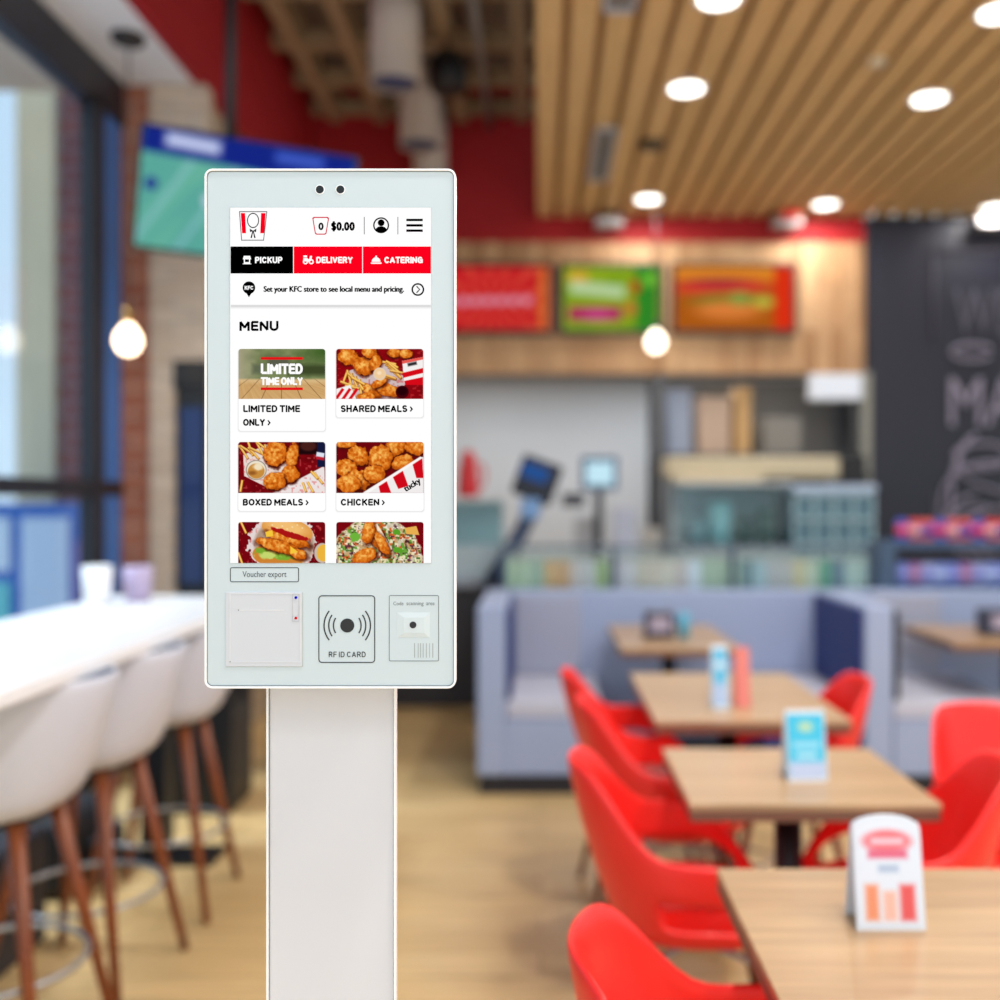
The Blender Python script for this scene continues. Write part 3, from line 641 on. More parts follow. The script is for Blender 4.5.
# ------------------------------------------------------------------ booths
ZB = 0.93
def booth(x0, x1, label, left=True, right=True):
    e = empty('booth_bench', ((x0 + x1) / 2, 5.4, 0), label, 'booth bench', 'grey blue booths'); t = 0.14; f, bk = 4.92, 5.75
    rbox('back', x0, x1, bk, bk + 0.12, 0.09, ZB, M_BOOTH, e, 0.015)
    rbox('kickboard', x0 + 0.01, x1 - 0.01, f + 0.012, bk + 0.1, 0, 0.09, M_KICK, e)
    if left: rbox('side_panel', x0, x0 + t, f, bk, 0.09, ZB, M_BOOTH, e, 0.015)
    if right:
        rbox('side_panel', x1 - t, x1, f, bk, 0.09, ZB, M_BOOTH, e, 0.015)
        rbox('side_cushion', x1 - t - 0.03, x1 - t, f + 0.02, bk, 0.46, ZB - 0.02, M_NAVY, e, 0.01, 'navy cushion')
    if left: rbox('side_cushion', x0 + t, x0 + t + 0.03, f + 0.02, bk, 0.46, ZB - 0.03, M_NAVY, e, 0.01, 'navy cushion')
    rbox('back_cushion', x0 + t, min(x1 - t, x0 + t + 0.4), bk - 0.04, bk, 0.46, ZB - 0.02, mat('grey back vinyl', (166, 172, 194), 0.5), e, 0.01)
    xa = x0 + (t if left else 0); xb = x0 + 0.62
    rbox('seat', xa, xb, f + 0.03, bk - 0.04, 0.36, 0.46, M_SEATG, e, 0.02, 'grey seat')
    rbox('seat_base', xa, xb - 0.01, f + 0.02, bk - 0.04, 0.09, 0.36, M_BOOTH, e, 0.005)
    rbox('seat', x1 - t - 0.5, x1 - t - 0.03, f + 0.03, bk - 0.04, 0.36, 0.46, M_SEATG, e, 0.02, 'grey seat')
    rbox('seat_base', x1 - t - 0.49, x1 - t, f + 0.02, bk - 0.04, 0.09, 0.36, M_NAVY, e, 0.005, 'navy base')
    return e
booth(-0.31, 1.74, 'grey blue U shaped booth behind the wooden tables, navy cushion at its right end')
b2 = booth(1.75, 4.0, 'grey blue booth at the right edge of the photo, below the black wall', left=False)
rbox('side_cushion', 1.75, 1.78, 4.94, 5.7, 0.46, 0.9, M_DARK, b2, 0.01)

# ledge with glass guard behind booths
lg = empty('glass_guard', (0.9, 5.98, 0), 'glass guard with a dark rail on a low wall behind the long booth', 'glass guard')
rbox('low_wall', -0.25, 1.98, 5.88, 6.1, 0, 0.92, mat('ledge wall', (120, 134, 160), 0.5), lg)
rbox('pane', -0.22, 1.98, 5.9, 5.908, 0.92, 1.165, M_CLEAR, lg)
rbox('rail', -0.24, 1.98, 5.89, 5.92, 1.165, 1.185, mat('rail blue grey', (92, 106, 120), 0.4), lg)
for x in (-0.23, 0.42, 1.12, 1.94): rbox('post', x, x + 0.03, 5.885, 5.915, 0.92, 1.17, mat('post teal', (56, 76, 100), 0.4), lg)
def jar():
    r = empty('storage_jar', (0, 0, 0), '', 'jar', 'jars along the ledge behind the long booth')
    bm = bmesh.new(); lathe(bm, (0, 0, 0), [(0, 0), (0.036, 0), (0.038, 0.01), (0.038, 0.15), (0.03, 0.17), (0, 0.17)], 16); put('jar_body', bm, None, r, True)
    bm = bmesh.new(); lathe(bm, (0, 0, 0), [(0, 0.17), (0.032, 0.17), (0.032, 0.2), (0, 0.2)], 16); put('lid', bm, mat('jar lid', (196, 200, 196), 0.4), r, True)
    return r
cols = [((176, 200, 160), 'pale green'), ((184, 206, 168), 'pale green'), ((150, 176, 150), 'sage green'), ((226, 166, 96), 'orange'), ((214, 150, 90), 'orange'), ((214, 196, 196), 'pinkish white'), ((206, 200, 206), 'pinkish white'),
        ((160, 190, 110), 'bright green'), ((200, 190, 206), 'lilac'), ((214, 206, 220), 'lilac'), ((206, 190, 172), 'beige'), ((214, 196, 180), 'beige'), ((222, 206, 190), 'beige'), ((206, 186, 186), 'dusty pink'), ((222, 232, 250), 'icy white'),
        ((160, 186, 160), 'grey green'), ((166, 190, 160), 'grey green'), ((154, 182, 150), 'grey green'), ((70, 104, 120), 'dark teal'), ((150, 182, 196), 'light blue'), ((176, 170, 176), 'mauve grey'), ((182, 172, 172), 'mauve grey'), ((206, 184, 130), 'mustard'),
        ((186, 196, 170), 'olive'), ((44, 130, 96), 'emerald green'), ((60, 90, 120), 'slate blue'), ((170, 196, 190), 'pale teal'), ((176, 200, 196), 'pale teal')]
import collections
tot = collections.Counter(n for _, n in cols); seen = collections.Counter()
ordn = ['first', 'second', 'third']
j0 = jar()
for k, (c, n) in enumerate(cols):
    o = j0 if k == 0 else copy_tree(j0)
    o.location = (-0.175 + k * 0.0785, 6.0, 0.92)
    body = [ch for ch in o.children if ch.name.startswith('jar_body')][0]
    body.data = body.data.copy(); body.data.materials.clear(); body.data.materials.append(mat('jar %d' % k, tuple(int(v + (255 - v) * 0.3) for v in c), 0.4))
    seen[n] += 1
    if tot[n] == 1: lab = 'only %s jar in the row behind the long booth' % n
    else: lab = '%s of the %s jars counting from the kiosk side, behind the long booth' % (ordn[seen[n] - 1], n)
    o['label'] = lab
# packages on the right ledge
sr = empty('drinks_rack', (2.8, 5.98, 0), 'blue two tier drinks rack on a low wall in front of the black wall', 'rack')
rbox('low_wall', 2.0, 4.0, 5.88, 6.1, 0, 0.92, _m['ledge wall'], sr)
rbox('shelf', 2.06, 4.0, 5.9, 6.1, 1.17, 1.21, mat('rack blue', (66, 92, 130), 0.4), sr); rbox('shelf', 2.06, 4.0, 5.9, 6.1, 0.92, 0.95, _m['rack blue'], sr)
rbox('post', 1.99, 2.09, 5.87, 6.1, 0.7, 1.2, mat('post slate', (60, 84, 112), 0.4), sr); rbox('post', 3.97, 4.0, 5.9, 6.1, 0.95, 1.17, _m['rack blue'], sr)
def pack():
    r = empty('drink_can', (0, 0, 0), '', 'can', 'cans in the drinks rack')
    bm = bmesh.new(); lathe(bm, (0, 0, 0), [(0, 0), (0.03, 0), (0.034, 0.008), (0.034, 0.115), (0.028, 0.125), (0, 0.125)], 14); put('can_body', bm, None, r, True)
    bm = bmesh.new(); lathe(bm, (0, 0, 0), [(0.0346, 0.03), (0.0346, 0.085)], 14); put('band', bm, None, r, True)
    return r
p0 = pack(); first = True
topc = [((70, 80, 190), (230, 60, 90)), ((210, 60, 70), (220, 180, 190)), ((220, 90, 80), (60, 70, 180))]
botc = [((120, 140, 220), (150, 160, 230)), ((160, 110, 170), (196, 150, 190)), ((170, 180, 230), (140, 150, 220)), ((130, 150, 225), (190, 210, 245))]
for lev, z, n, cc in ((0, 1.21, 10, topc), (1, 0.95, 10, botc)):
    for k in range(n):
        o = p0 if first else copy_tree(p0); first = False
        o.location = (2.16 + k * 0.076, 5.97, z); o['group'] = 'cans on the upper tier of the drinks rack' if lev == 0 else 'cans on the lower tier of the drinks rack'
        ci = k % len(cc)
        for ch in o.children:
            ch.data = ch.data.copy(); ch.data.materials.clear(); c = cc[ci][0 if ch.name.startswith('can_body') else 1]
            ch.data.materials.append(mat('can %d %d %d' % c, c, 0.35))
        nm = ['blue can with a red band', 'red can with a pale pink band', 'orange red can with a blue band'][ci] if lev == 0 else ['blue can with a periwinkle band', 'purple can with a pink band', 'pale lavender can with a blue band', 'blue can with an icy band'][ci]
        rank = k // len(cc); o['label'] = '%s %s on the %s tier, counting from the post' % (['first', 'second', 'third', 'fourth'][rank], nm, ['upper', 'lower'][lev])

# ------------------------------------------------------------------ dining tables
def dtable(x0, x1, y0, y1, label, group=True):
    e = empty('dining_table', ((x0 + x1) / 2, (y0 + y1) / 2, 0), label, 'table', 'oak topped pedestal tables'); cx, cy = (x0 + x1) / 2, (y0 + y1) / 2
    rbox('tabletop', x0, x1, y0, y1, 0.735, 0.75, M_TOP, e, 0.002)
    rbox('edge_band', x0 + 0.001, x1 - 0.001, y0 + 0.001, y1 - 0.001, 0.708, 0.735, M_TEDGE, e, 0.003)
    bm = bmesh.new(); tube(bm, [(cx, cy, 0.03), (cx, cy, 0.70)], 0.035, 20); put('column', bm, M_BLACK, e, False)
    rbox('base', cx - 0.2, cx + 0.2, cy - 0.2, cy + 0.2, 0, 0.03, M_BLACK, e, 0.01)
    rbox('top_bracket', cx - 0.12, cx + 0.12, cy - 0.12, cy + 0.12, 0.695, 0.708, M_BLACK, e)
    return e
dtable(0.335, 0.99, 1.12, 1.9, 'nearest wooden table, cut by the bottom right corner, with a white arched card')
dtable(0.345, 0.925, 2.30, 2.82, 'wooden table second from the front, with a light blue card')
dtable(0.365, 0.99, 3.17, 4.05, 'wooden table third from the front, just before the booth')
dtable(0.38, 0.95, 4.72, 5.62, 'farthest wooden table, inside the long blue booth')
dtable(2.03, 2.9, 4.9, 5.6, 'dark edged wooden table in the booth at the right edge')

# table cards
def tent(cx, y, z, w, h, pic, label, arch=False, rz=0, c2=None):
    e = empty('menu_card', (cx, y, z), label, 'menu card', 'standing menu cards on the tables')
    Rz = Matrix.Rotation(rz, 3, 'Z'); dp = 0.03
    def P3(x, yy, zz): return Vector((cx, y, z)) + Rz @ Vector((x, yy, zz))
    def outline():
        if arch: return [(-w / 2, 0), (w / 2, 0), (w / 2, h * 0.88)] + [(w / 2 * math.cos(t * PI / 12), h * 0.88 + h * 0.12 * math.sin(t * PI / 12)) for t in range(1, 12)] + [(-w / 2, h * 0.88)]
        return [(-w / 2, 0), (w / 2, 0), (w / 2, h), (-w / 2, h)]
    for s, nm in ((-1, 'front_panel'), (1, 'back_panel')):
        bm = bmesh.new(); pts = outline()
        lean = lambda zz, t: s * (dp * (1 - zz / h) + t)
        fr = [bm.verts.new(P3(px, lean(pz, 0.003), pz)) for px, pz in pts]; bk = [bm.verts.new(P3(px, lean(pz, 0.0012), pz)) for px, pz in pts]
        bm.faces.new(fr); bm.faces.new(bk[::-1])
        for i in range(len(pts)): j = (i + 1) % len(pts); bm.faces.new((fr[i], bk[i], bk[j], fr[j]))
        put(nm, bm, mat('card white', (226, 234, 242), 0.4) if not c2 else mat('card ' + str(c2), c2, 0.4), e)
    if pic is not None:
        pic.mesh('artwork', lambda x, yy: P3(-w / 2 + 0.003 + x / pic.w * (w - 0.006), -(dp * ((yy / pic.h) * 0.9 + 0.06) + 0.0036), h * (0.94 - 0.9 * yy / pic.h)), print_attr('card print'), e)
    return e
P = Pic(40, 64, 1.2, (226, 234, 244)); P.ell(20, 12, 15, 7, (236, 120, 128), e=3); P.rect(20, 12, 20, 4, (240, 200, 210), 0, 2); P.rect(20, 20, 24, 5, (226, 100, 130), 0, 3); P.rect(20, 29, 12, 4, (170, 190, 214), 0, 3)
P.rect(9, 50, 8, 22, (238, 150, 110), 0, 3); P.rect(20, 52, 8, 18, (244, 190, 170), 0, 3); P.rect(31, 50, 9, 22, (230, 90, 90), 0, 3)
tent(0.572, 1.66, 0.75, 0.112, 0.178, P, 'white arched menu card with red artwork on the nearest table', True)
P = Pic(30, 50, 1.2, (64, 196, 232)); P.rect(15, 44, 30, 14, (190, 206, 236), 0, 3); P.ell(15, 10, 6, 4, (190, 220, 180), e=3); P.rect(15, 24, 22, 4, (170, 226, 246), 0, 3); P.rect(15, 32, 16, 3, (220, 240, 250), 0, 3)
tent(0.665, 2.52, 0.75, 0.1, 0.172, P, 'light blue menu card on the wooden table second from the front', rz=0.05)
P = Pic(20, 50, 1.0, (96, 190, 226)); P.rect(10, 40, 20, 20, (176, 200, 232), 0, 4); P.rect(10, 14, 14, 6, (210, 230, 244), 0, 3)
tent(0.605, 3.38, 0.75, 0.055, 0.21, P, 'narrow blue menu card on the third table, left of the pink card')
tent(0.685, 3.40, 0.75, 0.05, 0.2, None, 'narrow salmon pink menu card beside the blue card on the third table', c2=(226, 130, 120))
e = empty('napkin_holder', (0.6, 5.1, 0.75), 'dark napkin holder with a pale label on the farthest table', 'napkin holder')
rbox('body', 0.53, 0.68, 5.05, 5.14, 0.75, 0.885, mat('holder dark', (52, 56, 78), 0.4), e, 0.01); rbox('face_label', 0.555, 0.655, 5.046, 5.05, 0.785, 0.86, mat('holder label', (170, 160, 180), 0.5), e)
bm = bmesh.new(); lathe(bm, (0.73, 5.08, 0.75), [(0, 0), (0.03, 0), (0.032, 0.1), (0.02, 0.13), (0, 0.13)], 18); tag(put('blue_bottle', bm, mat('cyan bottle', (92, 176, 206), 0.3), None, True), 'small blue bottle beside the dark napkin holder', 'bottle')
e = empty('napkin_holder', (2.38, 5.2, 0.75), 'dark napkin holder on the booth table at the right edge', 'napkin holder')
rbox('body', 2.28, 2.44, 5.15, 5.24, 0.75, 0.885, _m['holder dark'], e, 0.01); rbox('face_label', 2.33, 2.42, 5.146, 5.15, 0.785, 0.86, _m['holder label'], e)

# ------------------------------------------------------------------ shells (chairs, stools)
def tub(bm, zs, w, d, rim, lean, flare, holes=None, n=40, rows=6, dish=0.025, cy=0.0):
    """moulded tub: seat outline w x d at height zs; rim(t) wall height, t=angle 0 at front; front is +y"""
    cen = bm.verts.new((0, cy, zs - dish)); rings = []
    def outl(a, k):
        ex = 2.6; ca, sa = math.cos(a), math.sin(a); r = (abs(sa) ** ex + abs(ca) ** ex) ** (-1 / ex)
        return k * r * sa * w / 2, cy + k * r * ca * d / 2
    for k in (0.35, 0.7, 0.9):
        rings.append([bm.verts.new((*outl(2 * PI * i / n, k), zs - dish * (1 - k ** 3))) for i in range(n)])
    for j in range(rows + 1):
        f = j / rows; ring = []
        for i in range(n):
            a = 2 * PI * i / n; x, y = outl(a, 1.0); h = rim(a); bk = max(0, -math.cos(a))
            ft = f ** 0.85
            fl = flare * math.sin(min(1, f * 1.3) * PI / 2)
            x2 = x * (1 + fl * abs(math.sin(a))) ; y2 = y - lean * bk * h * ft - (0.03 * bk * math.sin(f * PI / 2))
            narrow = 1 - 0.12 * bk * f
            ring.append(bm.verts.new((x2 * narrow, y2, zs + 0.012 + h * f)))
        rings.append(ring)
    for i in range(n): bm.faces.new((cen, rings[0][i], rings[0][(i + 1) % n]))
    for r, (a, b) in enumerate(zip(rings, rings[1:])):
        for i in range(n):
            if holes and holes(2 * PI * (i + 0.5) / n, r - 3): continue
            bm.faces.new((a[i], a[(i + 1) % n], b[(i + 1) % n], b[i]))
def shellmods(o, th):
    s = o.modifiers.new('thick', 'SOLIDIFY'); s.thickness = th; s.offset = 0
    u = o.modifiers.new('smooth', 'SUBSURF'); u.levels = 1; u.render_levels = 1
def wrap(a):
    a = abs((a + PI) % (2 * PI) - PI); return a      # 0 front .. PI back
def sm(a, b, x): t = min(1, max(0, (x - a) / (b - a))); return t * t * (3 - 2 * t)
def chair_rim(a):
    a = wrap(a); return 0.012 + 0.175 * sm(0.45, 1.5, a) + 0.18 * sm(1.95, 2.6, a)
def chair_hole(a, r):
    a = wrap(a); return 1 <= r <= 2 and 1.0 < a < 2.05
def make_chair():
    r = empty('red_chair', (0, 0, 0), '', 'chair', 'red plastic armchairs around the wooden tables')
    bm = bmesh.new(); tub(bm, 0.455, 0.42, 0.40, chair_rim, 0.22, 0.2, chair_hole)
    o = put('shell', bm, M_RED, r, True); shellmods(o, 0.014)
    for sx in (-1, 1):
        for sy in (-1, 1):
            bm = bmesh.new(); tube(bm, [(sx * 0.13, sy * 0.13, 0.40), (sx * 0.225, sy * 0.22, 0.0)], [0.016, 0.011], 12); put('leg', bm, M_WALNUT, r)
    bm = bmesh.new()
    tube(bm, [(-0.14, -0.14, 0.385), (0.14, 0.14, 0.385)], 0.008, 8); tube(bm, [(-0.14, 0.14, 0.385), (0.14, -0.14, 0.385)], 0.008, 8)
    tube(bm, [(-0.18, -0.175, 0.2), (0.18, 0.175, 0.2)], 0.005, 8); tube(bm, [(-0.18, 0.175, 0.2), (0.18, -0.175, 0.2)], 0.005, 8)
    put('brace', bm, M_STEEL, r)
    return r
ch0 = make_chair()
H = -PI / 2   # rotate so that +y points to +x
chairs = [(0.35, 1.40, H - 0.12, 'nearest red chair, only its back showing at the bottom edge'),
          (0.38, 2.42, H - 0.02, 'red armchair with its whole seat showing, left of the second table'),
          (0.42, 3.12, H + 0.02, 'red armchair second in the row behind the whole one, left side'),
          (0.385, 3.64, H + 0.05, 'farthest red armchair on the left side of the tables'),
          (0.82, 2.44, -H - 0.2, 'large red chair right of the second table, in front of another'),
          (1.37, 2.76, PI + 0.25, 'red chair at the right edge, behind the large right one'),
          (0.84, 3.5, -H + 0.0, 'red chair right of the third table, before the booth end')]
for i, (x, y, rz, lb) in enumerate(chairs):
    o = ch0 if i == 0 else copy_tree(ch0)
    o.location = (x, y, 0); o.rotation_euler = (0, 0, rz); o['label'] = lb

def stool_rim(a):
    a = wrap(a); return 0.012 + 0.145 * sm(0.3, 1.4, a) + 0.14 * sm(1.3, 2.4, a)
def make_stool():
    r = empty('bar_stool', (0, 0, 0), '', 'bar stool', 'white bar stools along the white counter')
    bm = bmesh.new(); tub(bm, 0.70, 0.40, 0.38, stool_rim, 0.25, 0.12, None, dish=0.05)
    o = put('shell', bm, mat('stool grey white', (206, 208, 219), 0.35), r, True); shellmods(o, 0.016)
    for sx in (-1, 1):
        for sy in (-1, 1):
            bm = bmesh.new(); tube(bm, [(sx * 0.10, sy * 0.10, 0.655), (sx * 0.21, sy * 0.21, 0.0)], [0.021, 0.013], 12); put('leg', bm, M_WALNUT, r)
    bm = bmesh.new(); tube(bm, [(0.185 * math.cos(2 * PI * k / 32) * 1.16, 0.185 * math.sin(2 * PI * k / 32) * 1.16, 0.27) for k in range(32)], 0.008, 8, closed=True); put('foot_ring', bm, M_STEEL, r, True)
    bm = bmesh.new(); lathe(bm, (0, 0, 0), [(0, 0.635), (0.12, 0.635), (0.13, 0.66), (0, 0.66)], 24); put('seat_mount', bm, M_DARK, r)
    return r
st0 = make_stool()
for i, (x, y, rz, lb) in enumerate([(-1.36, 3.62, PI / 2 + 0.05, 'white bar stool nearest the kiosk, last in the row'), (-1.375, 3.04, PI / 2 - 0.1, 'second white bar stool from the kiosk'),
                                    (-1.39, 2.56, PI / 2, 'white bar stool at the left edge, nearest the viewer')]):
    o = st0 if i == 0 else copy_tree(st0)
    o.location = (x, y, 0); o.rotation_euler = (0, 0, rz); o['label'] = lb

# ------------------------------------------------------------------ window bar
e = empty('window_bar', (-1.5, 3, 0), 'long white bar counter along the window', 'bar counter')
rbox('top', -1.82, -1.14, 0.9, 4.25, 1.005, 1.045, M_WHITE, e, 0.008)
for y in (1.2, 4.05): rbox('leg', -1.6, -1.5, y - 0.05, y + 0.05, 0.02, 1.005, M_BLACK, e); rbox('foot', -1.75, -1.3, y - 0.1, y + 0.1, 0, 0.02, M_BLACK, e)
bm = bmesh.new(); lathe(bm, (-1.71, 3.86, 1.045), [(0, 0), (0.048, 0), (0.056, 0.15), (0.05, 0.15), (0.043, 0.01), (0, 0.01)], 22); tag(put('paper_cup', bm, M_WHITE, None, True), 'white paper cup on the white bar counter', 'cup')
bm = bmesh.new(); lathe(bm, (-1.6, 3.98, 1.045), [(0, 0), (0.045, 0), (0.06, 0.14), (0.055, 0.14), (0.04, 0.01), (0, 0.01)], 22); tag(put('tinted_tumbler', bm, mat('mauve glass', (176, 160, 190), 0.3), None, True), 'mauve tumbler beside the white cup on the bar', 'tumbler')
# dark things standing under the bar
e = empty('shopping_bag', (-1.75, 3.0, 0), 'dark bag standing on the floor under the white bar', 'bag')
bm = bmesh.new(); box(bm, -2.0, -1.62, 2.7, 3.3, 0, 0.38); put('bag_body', bm, mat('dark bag', (44, 40, 46), 0.6), e, bevel=0.03)
bm = bmesh.new(); tube(bm, [(-1.86, 2.85, 0.41), (-1.86, 2.88, 0.55), (-1.86, 3.02, 0.55), (-1.86, 3.05, 0.41)], 0.01, 8); put('handle', bm, M_DARK, e)
e = empty('rucksack', (-1.85, 3.8, 0), 'black rucksack lying on the floor under the far end of the white bar', 'rucksack')
bm = bmesh.new(); box(bm, -2.0, -1.68, 3.6, 4.0, 0, 0.3); put('bag_body', bm, mat('black nylon', (30, 29, 34), 0.7), e, bevel=0.06)
bm = bmesh.new(); box(bm, -1.68, -1.62, 3.68, 3.92, 0.03, 0.2); put('front_pocket', bm, mat('black nylon pocket', (40, 38, 44), 0.7), e, bevel=0.025)
e = empty('waste_bin', (-1.62, 4.75, 0), 'black waste bin behind the last bar stool', 'bin')
rbox('bin_body', -1.78, -1.42, 4.6, 4.95, 0, 0.68, M_BLACK, e, 0.02); rbox('lid', -1.8, -1.4, 4.58, 4.97, 0.68, 0.74, M_DARK, e, 0.01)
tag(rbox('cream_pouffe', -1.38, -1.12, 5.2, 5.5, 0, 0.36, mat('cream pouffe', (206, 186, 164), 0.7), None, 0.03), 'cream square pouffe on the floor behind the last bar stool', 'pouffe')

# ================================================================== KIOSK (1 mm per unit of the drawing)
KY = 1.0
def K(x, y, l=0.0): return Vector(((x - 540) * 0.001, KY - l * 0.001, EYE - (y - 500) * 0.001))
kio = empty('self_service_kiosk', (-0.21, 1.03, 0), 'pale self service ordering kiosk with a lit menu screen on a white post', 'kiosk')
def rr(x0, x1, y0, y1, r, n=6):
    pts = []
    for cx, cy, a0 in ((x1 - r, y0 + r, -90), (x1 - r, y1 - r, 0), (x0 + r, y1 - r, 90), (x0 + r, y0 + r, 180)):
        for k in range(n + 1):
            a = math.radians(a0 + 90 * k / n); pts.append((cx + r * math.cos(a), cy + r * math.sin(a)))
    return pts
def plate(bm, pts, l0, l1):
    """extruded outline between layers l0 (back) and l1 (front)"""
    a = [bm.verts.new(K(x, y, l0)) for x, y in pts]; b = [bm.verts.new(K(x, y, l1)) for x, y in pts]
    bm.faces.new(a[::-1]); bm.faces.new(b)
    for i in range(len(pts)): j = (i + 1) % len(pts); bm.faces.new((a[i], a[j], b[j], b[i]))
def face(bm, pts, l): return bm.faces.new([bm.verts.new(K(x, y, l)) for x, y in pts])
def ringp(bm, po, pi, l0, l1):
    n = len(po); A = [[bm.verts.new(K(x, y, l)) for x, y in p] for p, l in ((po, l0), (po, l1), (pi, l1), (pi, l0))]
    for i in range(n):
        j = (i + 1) % n
        for q in range(4): bm.faces.new((A[q][i], A[q][j], A[(q + 1) % 4][j], A[(q + 1) % 4][i]))
def rring(bm, x0, x1, y0, y1, r, t, l0, l1): ringp(bm, rr(x0, x1, y0, y1, r), rr(x0 + t, x1 - t, y0 + t, y1 - t, max(0.2, r - t)), l0, l1)
def disc(x, y, r, n=28): return [(x + r * math.cos(2 * PI * k / n), y + r * math.sin(2 * PI * k / n)) for k in range(n)]
M_KB = mat('kiosk pale enamel', (200, 213, 219), 0.45)
M_KW = mat('kiosk highlight and trim white', (250, 251, 252), 0.3)
M_KG = mat('kiosk groove', (120, 128, 130), 0.5)
M_INK = mat('dark print', (52, 58, 62), 0.6)
# housing: front plate and tapered back
bm = bmesh.new(); pf = rr(206.5, 454.5, 170.8, 686.5, 6); pb = rr(222, 430, 186, 670, 8)
a = [bm.verts.new(K(x, y, 0)) for x, y in pf]; a2 = [bm.verts.new(K(x - (3 if x > 330 else -3), y, -12)) for x, y in pf]; b = [bm.verts.new(K(x, y, -34)) for x, y in pb]
n = len(pf); bm.faces.new(a); bm.faces.new(b[::-1])
for i in range(n):
    j = (i + 1) % n; bm.faces.new((a[i], a[j], a2[j], a2[i])); bm.faces.new((a2[i], a2[j], b[j], b[i]))
housing = put('housing', bm, M_KB, kio)
bm = bmesh.new(); rring(bm, 204.8, 456.0, 169.0, 688.3, 8, 2.1, -8, 1.5); put('rim', bm, M_KW, housing, bevel=0.0004, label='white rim with its bevel highlight in the colour')  # bevel highlight put into the rim as plain white
bm = bmesh.new(); rring(bm, 206.9, 453.9, 171.1, 686.0, 6, 0.7, -1, 0.6); put('rim_groove', bm, M_KG, housing, label='grey groove line')
for cx in (319.9, 340.4):
    bm = bmesh.new(); plate(bm, disc(cx, 189.6, 4.0), -2, 0.5); ln = put('camera_lens', bm, mat('lens black', (14, 20, 26), 0.15), kio)
    bm = bmesh.new(); ringp(bm, disc(cx, 189.6, 4.8), disc(cx, 189.6, 4.0), -1, 0.4); put('lens_ring', bm, M_KW, ln)
# display
E = lambda n, c: emit('ui ' + n, c, 1.0)
UW, UK, UR, UG = E('white', (255, 255, 255)), E('black', (0, 0, 0)), E('red', (253, 0, 29)), E('grey', (196, 196, 196))
bm = bmesh.new(); plate(bm, [(230.3, 207.6), (431.2, 207.6), (431.2, 563.2), (230.3, 563.2)], -3, 0.3)
disp = put('display', bm, UW, kio)
bm = bmesh.new(); rring(bm, 229.7, 431.8, 207.0, 563.6, 0.5, 0.6, -1, 0.35); put('display_edge', bm, mat('display edge', (186, 198, 200), 0.4), disp)
def mp(l): return lambda x, y: K(x, y, l)
def ui(name, build, m, l=0.5, label=None):
    bm = bmesh.new(); build(bm, l); return put(name, bm, m, disp, label=label)
rect = lambda x0, x1, y0, y1: [(x0, y0), (x1, y0), (x1, y1), (x0, y1)]
# header
def bucket(bm, l):
    po = [(239.2, 211.4), (267.4, 211.4), (264.0, 240.7), (241.4, 240.7)]; c = (253.3, 226)
    pi = [(c[0] + (x - c[0]) * 0.94, c[1] + (y - c[1]) * 0.945) for x, y in po]; ringp(bm, po, pi, l - 0.05, l)
ui('logo_outline', bucket, E('logo outline', (70, 70, 74)))
ui('logo_stripe', lambda bm, l: (face(bm, [(240.9, 213.2), (245.2, 213.2), (246.2, 233.4), (242.2, 233.4)], l), face(bm, [(261.2, 213.2), (265.8, 213.2), (264.4, 233.4), (260.4, 233.4)], l)), UR)
def emblem(bm, l):   # plain oval badge outline over a string bow
    ringp(bm, [(253.2 + 6.0 * math.cos(t * PI / 14), 220.6 + 7.6 * math.sin(t * PI / 14)) for t in range(28)], [(253.2 + 5.1 * math.cos(t * PI / 14), 220.6 + 6.6 * math.sin(t * PI / 14)) for t in range(28)], l - 0.05, l)
    face(bm, [(253.2, 231), (249.8, 228.6), (250.3, 232.4)], l); face(bm, [(253.2, 231), (256.6, 228.6), (256.1, 232.4)], l)
    face(bm, [(252.7, 230.4), (250.6, 238), (252, 238.2), (253.5, 231)], l); face(bm, [(253.7, 230.4), (255.8, 238), (254.4, 238.2), (252.9, 231)], l)
ui('logo_emblem', emblem, UK)
def bag(bm, l):
    po = [(312.4, 218.2), (313.8, 217.0), (327.8, 217.0), (329.2, 218.2), (326.6, 233.6), (325.2, 234.8), (316.4, 234.8), (315.0, 233.6)]; c = (320.8, 226)
    pi = [(c[0] + (x - c[0]) * 0.86, c[1] + (y - c[1]) * 0.88) for x, y in po]; ringp(bm, po, pi, l - 0.05, l)
ui('basket_icon', bag, E('basket red', (214, 30, 60)))
ui('basket_total', lambda bm, l: (text_bm(bm, '0', mp(l), (318.5, 323.7, 222.7, 230.3), 0.03), text_bm(bm, '$0.00', mp(l), (331.2, 354.8, 222.0, 230.9), 0.03)), UK)
ui('divider', lambda bm, l: (face(bm, rect(364.0, 364.7, 217, 234.5), l), face(bm, rect(397.6, 398.3, 217, 234.5), l)), E('divider', (90, 90, 94)))
def user(bm, l):
    ringp(bm, disc(381.2, 225.4, 8.0), disc(381.2, 225.4, 6.6), l - 0.05, l); face(bm, disc(381.2, 222.9, 3.4, 20), l)
    face(bm, [(375.6, 229.2)] + [(381.2 + 5.2 * math.cos(PI + t * PI / 10), 229.6 + 3.2 * math.sin(PI + t * PI / 10)) for t in range(1, 10)] + [(386.8, 229.2)] + [(381.2 + 7.0 * math.cos(math.radians(35 + 11 * t)), 225.4 + 7.0 * math.sin(math.radians(35 + 11 * t))) for t in range(11)], l + 0.02)
ui('account_icon', user, UK)
ui('menu_icon', lambda bm, l: [face(bm, rect(406.4, 422.8, y - 1.2, y + 1.2), l) for y in (220.1, 225.5, 230.8)], UK)
